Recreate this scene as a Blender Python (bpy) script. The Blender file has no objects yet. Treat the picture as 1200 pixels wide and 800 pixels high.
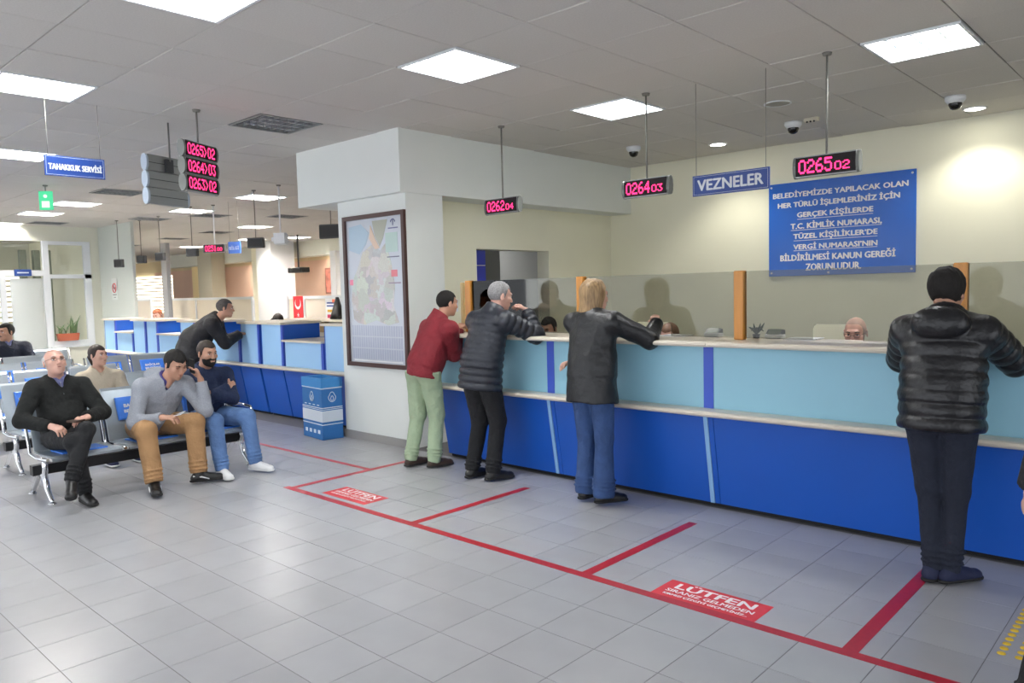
import bpy, bmesh, math, random
import numpy as np
from mathutils import Vector, Matrix

random.seed(7)
C = bpy.context.scene.collection
scn = bpy.context.scene

# ------------------------------------------------------------------ camera
CAMH = 1.62
RIGHT = (0.73323606, 0.67953563, -0.02441739)
UP = (-0.02849568, 0.06658565, 0.99737373)
FWD = (-0.67937683, 0.73061459, -0.06818683)
FPX = 895.82
cam_d = bpy.data.cameras.new('camera')
cam_d.sensor_width = 36.0
cam_d.lens = FPX / 1200 * 36
cam_d.clip_end = 200
cam = bpy.data.objects.new('camera', cam_d)
C.objects.link(cam)
cam.matrix_world = Matrix(((RIGHT[0], UP[0], -FWD[0], 0), (RIGHT[1], UP[1], -FWD[1], 0),
                           (RIGHT[2], UP[2], -FWD[2], CAMH), (0, 0, 0, 1)))
scn.camera = cam

# ------------------------------------------------------------------ world, exposure
w = bpy.data.worlds.new('world')
scn.world = w
w.use_nodes = True
bg = w.node_tree.nodes['Background']
bg.inputs[0].default_value = (0.90, 0.94, 1.0, 1)
bg.inputs[1].default_value = 1.12
scn.view_settings.view_transform = 'Standard'
scn.view_settings.look = 'None'
scn.view_settings.gamma = 1
scn.view_settings.exposure = 1.02
CEIL = 3.25
LAMP_W = 26.0

# ------------------------------------------------------------------ materials
def srgb(r, g, b):
    def f(c):
        c /= 255.0
        return c / 12.92 if c <= 0.04045 else ((c + 0.055) / 1.055) ** 2.4
    return (f(r), f(g), f(b), 1)

MATS = {}
def mat(name, rgb, rough=0.6, metal=0.0, noise=0.0, nscale=8.0, bump=0.0, bscale=60.0, coat=0.0, rnd=0.0, emit=None, estr=0.0, stretch=None, bdist=0.01):
    if name in MATS:
        return MATS[name]
    m = bpy.data.materials.new(name)
    m.use_nodes = True
    nt = m.node_tree
    b = nt.nodes['Principled BSDF']
    col = srgb(*rgb)
    b.inputs['Base Color'].default_value = col
    b.inputs['Roughness'].default_value = rough
    b.inputs['Metallic'].default_value = metal
    if coat:
        b.inputs['Coat Weight'].default_value = coat
        b.inputs['Coat Roughness'].default_value = 0.15
    tc = nt.nodes.new('ShaderNodeTexCoord')
    src = tc.outputs['Object']
    if stretch:
        mp = nt.nodes.new('ShaderNodeMapping')
        mp.inputs['Scale'].default_value = stretch
        nt.links.new(src, mp.inputs[0])
        src = mp.outputs[0]
    out = None
    if noise:
        n = nt.nodes.new('ShaderNodeTexNoise')
        n.inputs['Scale'].default_value = nscale
        n.inputs['Detail'].default_value = 4
        nt.links.new(src, n.inputs['Vector'])
        mr = nt.nodes.new('ShaderNodeMapRange')
        mr.inputs[1].default_value = 0.3; mr.inputs[2].default_value = 0.7
        mr.inputs[3].default_value = 1 - noise; mr.inputs[4].default_value = 1 + noise
        nt.links.new(n.outputs[0], mr.inputs[0])
        out = mr.outputs[0]
    if rnd:
        oi = nt.nodes.new('ShaderNodeObjectInfo')
        mr2 = nt.nodes.new('ShaderNodeMapRange')
        mr2.inputs[3].default_value = 1 - rnd; mr2.inputs[4].default_value = 1 + rnd
        nt.links.new(oi.outputs['Random'], mr2.inputs[0])
        if out is not None:
            mm = nt.nodes.new('ShaderNodeMath'); mm.operation = 'MULTIPLY'
            nt.links.new(out, mm.inputs[0]); nt.links.new(mr2.outputs[0], mm.inputs[1])
            out = mm.outputs[0]
        else:
            out = mr2.outputs[0]
    if out is not None:
        vm = nt.nodes.new('ShaderNodeVectorMath'); vm.operation = 'SCALE'
        vm.inputs[0].default_value = col[:3]
        nt.links.new(out, vm.inputs['Scale'])
        nt.links.new(vm.outputs[0], b.inputs['Base Color'])
    if bump:
        n2 = nt.nodes.new('ShaderNodeTexNoise')
        n2.inputs['Scale'].default_value = bscale
        n2.inputs['Detail'].default_value = 3
        nt.links.new(src, n2.inputs['Vector'])
        bp = nt.nodes.new('ShaderNodeBump')
        bp.inputs['Strength'].default_value = bump
        bp.inputs['Distance'].default_value = bdist
        nt.links.new(n2.outputs[0], bp.inputs['Height'])
        nt.links.new(bp.outputs[0], b.inputs['Normal'])
    if emit is not None:
        b.inputs['Emission Color'].default_value = emit
        b.inputs['Emission Strength'].default_value = estr
    MATS[name] = m
    return m

def glass_mat(name, tint, refl=1.0):
    m = bpy.data.materials.new(name)
    m.use_nodes = True
    nt = m.node_tree
    for n in list(nt.nodes):
        nt.nodes.remove(n)
    o = nt.nodes.new('ShaderNodeOutputMaterial')
    t = nt.nodes.new('ShaderNodeBsdfTransparent'); t.inputs[0].default_value = tint
    g = nt.nodes.new('ShaderNodeBsdfGlossy'); g.inputs['Roughness'].default_value = 0.02; g.inputs[0].default_value = (0.6, 0.6, 0.6, 1)
    f = nt.nodes.new('ShaderNodeFresnel'); f.inputs[0].default_value = 1.5
    mx = nt.nodes.new('ShaderNodeMixShader')
    nt.links.new(f.outputs[0], mx.inputs[0]); nt.links.new(t.outputs[0], mx.inputs[1]); nt.links.new(g.outputs[0], mx.inputs[2])
    nt.links.new(mx.outputs[0], o.inputs[0])
    return m

def emat(name, col, s):
    m = bpy.data.materials.new(name)
    m.use_nodes = True
    nt = m.node_tree
    for n in list(nt.nodes):
        nt.nodes.remove(n)
    o = nt.nodes.new('ShaderNodeOutputMaterial')
    e = nt.nodes.new('ShaderNodeEmission')
    e.inputs[0].default_value = col; e.inputs[1].default_value = s
    nt.links.new(e.outputs[0], o.inputs[0])
    return m

# ------------------------------------------------------------------ mesh helpers
def link(name, me, parent=None, loc=(0, 0, 0), rot=(0, 0, 0)):
    o = bpy.data.objects.new(name, me)
    C.objects.link(o)
    if parent is not None:
        o.parent = parent
    o.location = loc
    o.rotation_euler = rot
    return o

def thing(name, label, cat, loc=(0, 0, 0), rotz=0.0, group=None):
    o = link(name, None, None, loc, (0, 0, rotz))
    o.empty_display_size = 0.05
    return tag(o, label, cat, group)

def tag(o, label, cat, group=None):
    o['label'] = label
    o['category'] = cat
    if group:
        o['group'] = group
    return o

def structure(o):
    o['kind'] = 'structure'
    return o

class MB:
    def __init__(s):
        s.v = []; s.f = []; s.sm = []
    def add(s, vs, fs, smooth=False):
        n = len(s.v)
        s.v += [tuple(p) for p in vs]
        s.f += [tuple(i + n for i in f) for f in fs]
        s.sm += [smooth] * len(fs)
        return s
    def box(s, x0, x1, y0, y1, z0, z1):
        vs = [(x0, y0, z0), (x1, y0, z0), (x1, y1, z0), (x0, y1, z0), (x0, y0, z1), (x1, y0, z1), (x1, y1, z1), (x0, y1, z1)]
        return s.add(vs, [(0, 3, 2, 1), (4, 5, 6, 7), (0, 1, 5, 4), (1, 2, 6, 5), (2, 3, 7, 6), (3, 0, 4, 7)])
    def bbox(s, x0, x1, y0, y1, z0, z1, b=0.004):
        """box with chamfered edges"""
        bm = bmesh.new()
        bmesh.ops.create_cube(bm, size=1)
        for v in bm.verts:
            v.co = Vector(((x0 + x1) / 2 + v.co.x * (x1 - x0), (y0 + y1) / 2 + v.co.y * (y1 - y0), (z0 + z1) / 2 + v.co.z * (z1 - z0)))
        bmesh.ops.bevel(bm, geom=list(bm.edges), offset=b, segments=1, affect='EDGES')
        bm.verts.index_update()
        s.add([v.co[:] for v in bm.verts], [tuple(v.index for v in f.verts) for f in bm.faces])
        bm.free()
        return s
    def prism(s, pts, axis, a0, a1):
        """pts: 2-D outline; extruded along axis from a0 to a1 (axis x: pts=(y,z), y: (x,z), z: (x,y))"""
        n = len(pts)
        def mk(p, a):
            return (a, p[0], p[1]) if axis == 'x' else ((p[0], a, p[1]) if axis == 'y' else (p[0], p[1], a))
        vs = [mk(p, a0) for p in pts] + [mk(p, a1) for p in pts]
        fs = [tuple(range(n)), tuple(range(2 * n - 1, n - 1, -1))] + [(i, i + n, (i + 1) % n + n, (i + 1) % n) for i in range(n)]
        return s.add(vs, fs)
    def tube(s, path, r, n=10, caps=True):
        path = [Vector(p) for p in path]
        rs = r if isinstance(r, (list, tuple)) else [r] * len(path)
        vs = []; fs = []
        ref = None
        for i, p in enumerate(path):
            d = (path[min(i + 1, len(path) - 1)] - path[max(i - 1, 0)]).normalized()
            if ref is None:
                ref = Vector((0, 0, 1)) if abs(d.z) < 0.9 else Vector((1, 0, 0))
            u = d.cross(ref).normalized(); v = d.cross(u)
            ref = -v if v.length > 0 else ref
            ref = u.cross(d)
            for k in range(n):
                a = 2 * math.pi * k / n
                vs.append(p + (u * math.cos(a) + v * math.sin(a)) * rs[i])
        for i in range(len(path) - 1):
            for k in range(n):
                a = i * n + k; b = i * n + (k + 1) % n
                fs.append((a, b, b + n, a + n))
        s.add(vs, fs, True)
        if caps:
            m = len(s.v) - len(vs)
            s.f += [tuple(m + k for k in range(n - 1, -1, -1)), tuple(m + (len(path) - 1) * n + k for k in range(n))]
            s.sm += [False, False]
        return s
    def cyl(s, x, y, z0, z1, r, n=20, r2=None):
        return s.tube([(x, y, z0), (x, y, z1)], [r, r if r2 is None else r2], n)
    def lathe(s, prof, cx=0, cy=0, n=20):
        vs = []; fs = []
        for (r, z) in prof:
            for k in range(n):
                a = 2 * math.pi * k / n
                vs.append((cx + r * math.cos(a), cy + r * math.sin(a), z))
        for i in range(len(prof) - 1):
            for k in range(n):
                a = i * n + k; b = i * n + (k + 1) % n
                fs.append((a, b, b + n, a + n))
        return s.add(vs, fs, True)
    def ball(s, c, r, n=10, sc=(1, 1, 1)):
        prof = []
        vs = []; fs = []
        for i in range(n + 1):
            t = math.pi * i / n
            for k in range(2 * n):
                a = math.pi * k / n
                vs.append((c[0] + r * sc[0] * math.sin(t) * math.cos(a), c[1] + r * sc[1] * math.sin(t) * math.sin(a), c[2] - r * sc[2] * math.cos(t)))
        for i in range(n):
            for k in range(2 * n):
                a = i * 2 * n + k; b = i * 2 * n + (k + 1) % (2 * n)
                fs.append((a, b, b + 2 * n, a + 2 * n))
        return s.add(vs, fs, True)
    def mesh(s, name, m):
        me = bpy.data.meshes.new(name)
        me.from_pydata(s.v, [], s.f)
        me.polygons.foreach_set('use_smooth', s.sm)
        if m is not None:
            me.materials.append(m)
        me.update()
        return me
    def build(s, name, m, parent=None, loc=(0, 0, 0), rot=(0, 0, 0)):
        return link(name, s.mesh(name, m), parent, loc, rot)

def text_mesh(txt, size, m, depth=0.001, bold=0.0, align='CENTER', space=1.0, sx=1.0, name='lettering'):
    cu = bpy.data.curves.new('t', 'FONT')
    cu.body = txt
    cu.size = size
    cu.align_x = align
    cu.align_y = 'CENTER'
    cu.extrude = depth
    cu.offset = bold
    cu.space_character = space
    cu.resolution_u = 2
    o = bpy.data.objects.new('t', cu)
    C.objects.link(o)
    dg = bpy.context.evaluated_depsgraph_get()
    me = bpy.data.meshes.new_from_object(o.evaluated_get(dg))
    bpy.data.objects.remove(o)
    bpy.data.curves.remove(cu)
    me.name = name
    if sx != 1.0:
        co = np.empty(len(me.vertices) * 3, np.float32)
        me.vertices.foreach_get('co', co)
        co[0::3] *= sx
        me.vertices.foreach_set('co', co)
    me.materials.clear()
    me.materials.append(m)
    return me

def fit_text(txt, width, height, m, bold=0.0, name='lettering', depth=0.001):
    """text mesh scaled to a width and height, centred on the origin, in its xy plane"""
    me = text_mesh(txt, 1.0, m, 0.0, 0.0, 'CENTER', 1.0, 1.0, name)
    co = np.empty(len(me.vertices) * 3, np.float32)
    me.vertices.foreach_get('co', co)
    co = co.reshape(-1, 3)
    lo = co.min(0); hi = co.max(0)
    co[:, 0] = (co[:, 0] - (lo[0] + hi[0]) / 2) * width / (hi[0] - lo[0])
    co[:, 1] = (co[:, 1] - (lo[1] + hi[1]) / 2) * height / (hi[1] - lo[1])
    me.vertices.foreach_set('co', co.ravel())
    if bold:                                   # heavier strokes: the outline repeated around itself
        vs = [tuple(v) for v in co]; fs = [tuple(p.vertices) for p in me.polygons]
        mb = MB()
        b_ = bold * height
        for k, (dx, dy) in enumerate(((0, 0), (-b_, 0), (b_, 0), (0, b_ * 0.6), (0, -b_ * 0.6))):
            mb.add([(v[0] + dx, v[1] + dy, v[2] + 0.00005 * k) for v in vs], fs)
        bpy.data.meshes.remove(me)
        me = mb.mesh(name, m)
    return me

FACE_Y = (math.pi / 2, 0, 0)                   # text read by someone looking along +Y
FACE_X = (math.pi / 2, 0, math.pi / 2)         # text on a wall whose front looks along +X

def children(o):
    return [c for c in C.objects if c.parent == o]

def copy_tree(o, kids=None, parent=None):
    c = o.copy()
    C.objects.link(c)
    if parent is not None:
        c.parent = parent
    for k in (kids.get(o.name, []) if kids else []):
        copy_tree(k, kids, c)
    return c

def kid_map():
    d = {}
    for o in C.objects:
        if o.parent:
            d.setdefault(o.parent.name, []).append(o)
    return d
# ------------------------------------------------------------------ figures: signed distance fields turned into meshes
def V3(*a):
    return np.array(a, float)
def nrm(v):
    v = np.asarray(v, float)
    return v / (np.linalg.norm(v) + 1e-12)

def surfnet(d, ax):
    s = d < 0
    c = np.zeros(tuple(n - 1 for n in d.shape), np.int8)
    offs = [(i, j, k) for i in (0, 1) for j in (0, 1) for k in (0, 1)]
    nx, ny, nz = d.shape
    for (i, j, k) in offs:
        c += s[i:nx - 1 + i, j:ny - 1 + j, k:nz - 1 + k]
    act = (c > 0) & (c < 8)
    ids = np.argwhere(act)
    n = len(ids)
    idx = np.full(c.shape, -1, np.int32)
    idx[act] = np.arange(n)
    acc = np.zeros((n, 3)); cnt = np.zeros(n)
    val = {o: d[ids[:, 0] + o[0], ids[:, 1] + o[1], ids[:, 2] + o[2]] for o in offs}
    for o in offs:
        for a in range(3):
            if o[a] == 0:
                o2 = list(o); o2[a] = 1; o2 = tuple(o2)
                d1 = val[o]; d2 = val[o2]
                m = (d1 < 0) != (d2 < 0)
                t = np.where(m, d1 / np.where(m, d1 - d2, 1), 0)
                acc[m] += np.array(o, float)
                acc[m, a] += t[m]
                cnt[m] += 1
    v = ids + acc / cnt[:, None]
    P = np.stack([np.interp(v[:, a], np.arange(len(ax[a])), ax[a]) for a in range(3)], 1)
    quads = []
    for a in range(3):
        b, e = (a + 1) % 3, (a + 2) % 3
        sl0 = [slice(None)] * 3; sl1 = [slice(None)] * 3
        sl0[a] = slice(0, -1); sl1[a] = slice(1, None)
        for q in (b, e):
            sl0[q] = slice(1, -1); sl1[q] = slice(1, -1)
        s0 = s[tuple(sl0)]; s1 = s[tuple(sl1)]
        for flip in (False, True):
            m = (s0 & ~s1) if not flip else (~s0 & s1)
            w_ = np.argwhere(m)
            if len(w_) == 0:
                continue
            w_[:, b] += 1; w_[:, e] += 1
            def cell(db, de):
                q = w_.copy(); q[:, b] -= db; q[:, e] -= de
                return idx[q[:, 0], q[:, 1], q[:, 2]]
            qs = np.stack([cell(1, 1), cell(0, 1), cell(0, 0), cell(1, 0)], 1)
            if flip:
                qs = qs[:, ::-1]
            quads.append(qs)
    Q = np.concatenate(quads) if quads else np.zeros((0, 4), int)
    Q = Q[(Q >= 0).all(1)]
    return P, Q

def np_mesh(name, P, Q, m):
    me = bpy.data.meshes.new(name)
    me.vertices.add(len(P)); me.loops.add(len(Q) * 4); me.polygons.add(len(Q))
    me.vertices.foreach_set('co', P.astype(np.float32).ravel())
    me.loops.foreach_set('vertex_index', Q.astype(np.int32).ravel())
    me.polygons.foreach_set('loop_start', np.arange(0, len(Q) * 4, 4, dtype=np.int32))
    me.polygons.foreach_set('use_smooth', np.ones(len(Q), bool))
    me.materials.append(m)
    me.update(calc_edges=True)
    return me

def axis(lo, hi, fine, coarse, ranges):
    out = [lo]; x = lo
    while x < hi:
        st = coarse
        for (a, b) in ranges:
            if a - coarse * 0.6 <= x <= b:
                st = fine
        x += st
        out.append(x)
    return np.array(out)

RNG = np.random.RandomState(3)
_W = RNG.normal(size=(14, 3)); _W /= np.linalg.norm(_W, axis=1)[:, None]
_F = RNG.uniform(18, 72, 14); _P = RNG.uniform(0, 6.28, 14)
def folds(X, Y, Z, sc=(1, 1, 1), n=9):
    s_ = 0
    for i in range(n):
        q = _F[i] * (_W[i, 0] * X * sc[0] + _W[i, 1] * Y * sc[1] + _W[i, 2] * Z * sc[2])
        s_ = s_ + np.sin(q + _P[i] + 1.3 * np.sin(q * 0.37 + _P[-1 - i]))
    return s_ / n

class Field:
    def __init__(s, axes):
        s.ax = [a.astype(np.float32) for a in axes]
        s.d = np.full(tuple(len(a) for a in axes), 1.0, np.float32)
    @classmethod
    def uni(cls, lo, hi, h):
        return cls([np.arange(lo[i], hi[i] + h, h) for i in range(3)])
    def _sub(s, lo, hi):
        r = []
        for a in range(3):
            i0 = max(0, np.searchsorted(s.ax[a], lo[a]) - 1); i1 = min(len(s.ax[a]), np.searchsorted(s.ax[a], hi[a]) + 1)
            if i1 <= i0:
                return None, None
            r.append(slice(i0, i1))
        X = s.ax[0][r[0]][:, None, None]; Y = s.ax[1][r[1]][None, :, None]; Z = s.ax[2][r[2]][None, None, :]
        return tuple(r), (X, Y, Z)
    def apply(s, fn, lo, hi, k=0.02, op='u'):
        m = 0.05 + k
        r, P = s._sub(np.asarray(lo) - m, np.asarray(hi) + m)
        if r is None:
            return s
        f = fn(*P)
        d = s.d[r]
        if op == 'u':
            h = np.maximum(k - np.abs(d - f), 0) / max(k, 1e-6)
            s.d[r] = np.minimum(d, f) - h * h * k * 0.25
        elif op == 's':
            g = -f
            h = np.maximum(k - np.abs(d - g), 0) / max(k, 1e-6)
            s.d[r] = np.maximum(d, g) + h * h * k * 0.25
        elif op == 'i':
            s.d[r] = np.maximum(d, f)
        return s
    def cone(s, a, b, ra, rb, k=0.02, flat=None, cut=None, cuta=None, puff=None, op='u'):
        a = np.asarray(a, float); b = np.asarray(b, float)
        ba = b - a; L2 = ba @ ba + 1e-9; L = math.sqrt(L2)
        def fn(X, Y, Z):
            px, py, pz = X - a[0], Y - a[1], Z - a[2]
            t0 = (px * ba[0] + py * ba[1] + pz * ba[2]) / L2
            t = np.clip(t0, 0, 1)
            qx, qy, qz = px - t * ba[0], py - t * ba[1], pz - t * ba[2]
            sc = 1.0
            if flat is not None:
                n, fl = flat
                e = (qx * n[0] + qy * n[1] + qz * n[2]) * (1 / fl - 1)
                qx = qx + e * n[0]; qy = qy + e * n[1]; qz = qz + e * n[2]
                sc = 0.5 * (1 + fl)
            r = ra + (rb - ra) * t
            if puff is not None:
                r = r + puff[1] * (np.abs(np.sin(math.pi * (t0 * L + puff[2] if len(puff) > 2 else t0 * L) / puff[0])) ** 0.55 - 0.6)
            f = (np.sqrt(qx * qx + qy * qy + qz * qz) - r) * sc
            if cut is not None:
                f = np.maximum(f, (t0 - 1) * L - cut)
            if cuta is not None:
                f = np.maximum(f, -t0 * L - cuta)
            return f
        R_ = max(ra, rb) + (puff[1] if puff else 0)
        return s.apply(fn, np.minimum(a, b) - R_, np.maximum(a, b) + R_, k, op)
    def ell(s, c, r, M=None, k=0.02, op='u', mask=None):
        c = np.asarray(c, float); r = np.asarray(r, float)
        M = np.eye(3) if M is None else M           # rows: local axes
        def fn(X, Y, Z):
            px, py, pz = X - c[0], Y - c[1], Z - c[2]
            u = [px * M[i, 0] + py * M[i, 1] + pz * M[i, 2] for i in range(3)]
            k0 = np.sqrt(sum((u[i] / r[i]) ** 2 for i in range(3)))
            k1 = np.sqrt(sum((u[i] / r[i] ** 2) ** 2 for i in range(3))) + 1e-6
            f = k0 * (k0 - 1) / k1
            if mask is not None:
                f = np.maximum(f, mask(u[0], u[1], u[2]))
            return f
        R_ = r.max()
        return s.apply(fn, c - R_, c + R_, k, op)
    def plane(s, p, n):
        """cut away the side n points to"""
        p = np.asarray(p, float)
        X, Y, Z = s.ax[0][:, None, None], s.ax[1][None, :, None], s.ax[2][None, None, :]
        s.d = np.maximum(s.d, ((X - p[0]) * n[0] + (Y - p[1]) * n[1] + (Z - p[2]) * n[2]).astype(np.float32))
        return s
    def disp(s, amp, sc=(1, 1, 1), lo=None, hi=None, n=9):
        X, Y, Z = s.ax[0][:, None, None], s.ax[1][None, :, None], s.ax[2][None, None, :]
        m = np.abs(s.d) < 0.04
        ii = np.argwhere(m)
        if len(ii):
            f = folds(s.ax[0][ii[:, 0]], s.ax[1][ii[:, 1]], s.ax[2][ii[:, 2]], sc, n)
            g_ = folds(s.ax[0][ii[:, 0]] + 3.1, s.ax[1][ii[:, 1]], s.ax[2][ii[:, 2]], (sc[0] * 0.55, sc[1] * 0.55, sc[2] * 0.7), 5)
            rg = 0.55 - np.sqrt(np.abs(g_) + 0.004) * 1.25
            s.d[m] -= (amp * (0.9 * f + 1.1 * rg)).astype(np.float32)
        return s
    def build(s, name, m, parent):
        P, Q = surfnet(s.d, s.ax)
        return link(name, np_mesh(name, P, Q, m), parent)

def ik(a, b, l1, l2, hint):
    a = np.asarray(a, float); b = np.asarray(b, float)
    d = b - a; D = np.linalg.norm(d)
    if D > (l1 + l2) * 0.998:
        b = a + d / D * (l1 + l2) * 0.998
        d = b - a; D = np.linalg.norm(d)
    if D < abs(l1 - l2) + 0.02:
        D = abs(l1 - l2) + 0.02
    u = d / np.linalg.norm(d)
    x = (l1 * l1 - l2 * l2 + D * D) / (2 * D)
    h = math.sqrt(max(l1 * l1 - x * x, 0))
    hv = np.asarray(hint, float) - a
    hv = hv - u * (hv @ u)
    return a + u * x + nrm(hv) * h, b

def frame(fwd, up=(0, 0, 1)):
    f = nrm(fwd)
    r = nrm(np.cross(f, up))
    u = np.cross(r, f)
    return np.array([r, f, u])

def hand_prims(F, w_, hd, pn, side, curl, s=1.0, spread=1.0):
    hd = nrm(hd); pn = nrm(np.asarray(pn) - hd * (np.asarray(pn) @ hd)); lat = np.cross(pn, hd) * side
    F.cone(w_ - hd * 0.02, w_ + hd * 0.02 * s, 0.026 * s, 0.028 * s, 0.01, (pn, 0.75))
    F.cone(w_ + hd * 0.02 * s, w_ + hd * 0.07 * s, 0.034 * s, 0.040 * s, 0.012, (pn, 0.42))
    ln = [0.062, 0.072, 0.068, 0.054]
    for i in range(4):
        off = (1.5 - i) * 0.0195 * s
        b0 = w_ + hd * (0.082 - 0.005 * abs(i - 1.2)) * s + lat * off
        a1 = curl * 0.55; a2 = curl * 1.25
        d1 = nrm(hd * math.cos(a1) + pn * math.sin(a1) + lat * (1.5 - i) * 0.06 * spread)
        d2 = nrm(hd * math.cos(a2) + pn * math.sin(a2) + lat * (1.5 - i) * 0.03 * spread)
        m_ = b0 + d1 * ln[i] * 0.5 * s
        e_ = m_ + d2 * ln[i] * 0.55 * s
        F.cone(b0 - d1 * 0.012, m_, 0.0098 * s, 0.0088 * s, 0.004)
        F.cone(m_, e_, 0.0088 * s, 0.0072 * s, 0.003)
    t0 = w_ + hd * 0.025 * s + lat * 0.026 * s + pn * 0.004
    t1 = t0 + nrm(hd * 0.7 + lat * 0.75 + pn * 0.35 * (0.5 + curl)) * 0.042 * s
    t2 = t1 + nrm(hd * 0.95 + lat * 0.15 + pn * 0.5 * (0.3 + curl)) * 0.034 * s
    F.cone(t0, t1, 0.0145 * s, 0.0110 * s, 0.010)
    F.cone(t1, t2, 0.0108 * s, 0.0085 * s, 0.003)

def head_prims(F, hc, M, neck, s=1.0, female=False, chin=1.0):
    def T(x, y, z):
        return hc + (M[0] * x + M[1] * y + M[2] * z) * s
    F.cone(neck - V3(0, 0, 0.05), T(0, -0.018, -0.055), (0.050 if female else 0.058) * s, (0.047 if female else 0.056) * s, 0.03)
    F.ell(T(0, -0.012, 0.028), V3(0.074, 0.094, 0.088) * s, M, 0.02)
    F.ell(T(0, 0.024, -0.022), V3(0.062, 0.066, 0.076) * s, M, 0.02)
    F.ell(T(0, 0.032, -0.068), V3((0.043 if female else 0.050) * chin, 0.050, 0.045) * s, M, 0.025)
    F.ell(T(0, 0.066, -0.094), V3(0.020, 0.017, 0.017) * s, M, 0.02)
    for q in (-1, 1):
        F.ell(T(q * 0.041, 0.062, -0.018), V3(0.022, 0.020, 0.020) * s, M, 0.02)
    F.cone(T(-0.030, 0.078, 0.031), T(0.030, 0.078, 0.031), 0.012 * s, 0.012 * s, 0.012)
    for q in (-1, 1):
        F.ell(T(q * 0.031, 0.099, 0.010), V3(0.017, 0.016, 0.012) * s, M, 0.010, 's')
    F.cone(T(0, 0.084, 0.014), T(0, 0.104, -0.026), 0.0078 * s, 0.0108 * s, 0.010)
    for q in (-1, 1):
        F.ell(T(q * 0.012, 0.097, -0.030), V3(0.008, 0.009, 0.007) * s, M, 0.006)
    F.cone(T(-0.018, 0.083, -0.054), T(0.018, 0.083, -0.054), 0.0085 * s, 0.0085 * s, 0.006)
    F.cone(T(-0.015, 0.082, -0.066), T(0.015, 0.082, -0.066), 0.0085 * s, 0.0085 * s, 0.006)
    F.cone(T(-0.024, 0.095, -0.0595), T(0.024, 0.095, -0.0595), 0.0030 * s, 0.0030 * s, 0.003, op='s')
    for q in (-1, 1):
        ear = frame(M[1] + M[0] * q * 0.45, M[2])
        F.ell(T(q * 0.079, -0.010, -0.004), V3(0.008, 0.018, 0.031) * s, ear, 0.006)
        F.ell(T(q * 0.086, -0.004, -0.002), V3(0.006, 0.010, 0.018) * s, ear, 0.004, 's')

def hair_style(style, hc, M, s, m, parent, h=0.0065, vol=0.0, seed=0):
    def T(x, y, z):
        return hc + (M[0] * x + M[1] * y + M[2] * z) * s
    F = Field.uni(hc - 0.21, hc + 0.17, h)
    cy = -0.016; cz = 0.034
    v = vol
    if style in ('short', 'thick', 'receding'):
        hl = {'short': 0.060, 'thick': 0.052, 'receding': 0.072}[style]
        def mask(x, y, z):
            y = y / s + cy; z = z / s + cz
            side = np.maximum(y - 0.020 - 0.25 * z, -(z + 0.055 + 0.25 * (y + 0.02)))
            front = -(z - hl - 0.06 * np.cos(np.abs(x) / s * 26)* 0 - 0.18 * np.abs(x) / s)
            return np.minimum(side, front) * s
        F.ell(T(0, cy, cz), V3(0.081 + v, 0.102 + v, 0.094 + v * 1.3) * s, M, 0.001, mask=mask)
        F.disp(0.0032 if style != 'thick' else 0.0055, (4.5, 4.5, 2.6), n=9)
    elif style == 'bald':
        def mask(x, y, z):
            y = y / s + cy; z = z / s + cz
            return np.maximum(np.maximum(y - 0.002, -(z + 0.055)), z - 0.052) * s
        F.ell(T(0, cy, cz), V3(0.083, 0.104, 0.094) * s, M, 0.001, mask=mask)
        F.disp(0.003, (4, 4, 4))
    elif style == 'bob':
        def mask(x, y, z):
            y = y / s + cy; z = z / s + cz
            return np.maximum(y - 0.045, -(z + 0.02)) * s * 0 + np.maximum(y - 0.050, -0.2) * s * (z < 0.05 * s)
        def mask2(x, y, z):
            y = y / s + cy; z = z / s + cz
            return np.minimum(np.maximum(y - 0.040, -1), -(z - 0.060)) * s
        F.ell(T(0, cy, cz), V3(0.096, 0.112, 0.101) * s, M, 0.001, mask=mask2)
        F.cone(T(0, -0.030, 0.02), T(0, -0.042, -0.105), 0.100 * s, 0.094 * s, 0.03, (M[1], 0.90), cut=0.03)
        F.apply(lambda X, Y, Z: 0.02 - ((X - hc[0]) * M[1][0] + (Y - hc[1]) * M[1][1] + (Z - hc[2]) * M[1][2]) + 10 * (((X - hc[0]) * M[2][0] + (Y - hc[1]) * M[2][1] + (Z - hc[2]) * M[2][2]) > 0.055), hc - 0.25, hc + 0.25, 0.0, 's')
        F.disp(0.010, (1.9, 1.9, 0.35), n=12)
    elif style == 'pony':
        def mask(x, y, z):
            y = y / s + cy; z = z / s + cz
            side = np.maximum(y - 0.030 - 0.30 * z, -(z + 0.058 + 0.3 * (y + 0.02)))
            front = -(z - 0.058 - 0.16 * np.abs(x) / s)
            return np.minimum(side, front) * s
        F.ell(T(0, cy, cz), V3(0.080, 0.101, 0.093) * s, M, 0.001, mask=mask)
        F.ell(T(0, -0.112, 0.0), V3(0.026, 0.024, 0.026) * s, M, 0.012)
        F.cone(T(0, -0.125, -0.01), T(-0.035, -0.115, -0.13), 0.024 * s, 0.012 * s, 0.01)
        F.disp(0.003, (2, 2, 0.8))
    return F.build('hair', m, parent)

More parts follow.
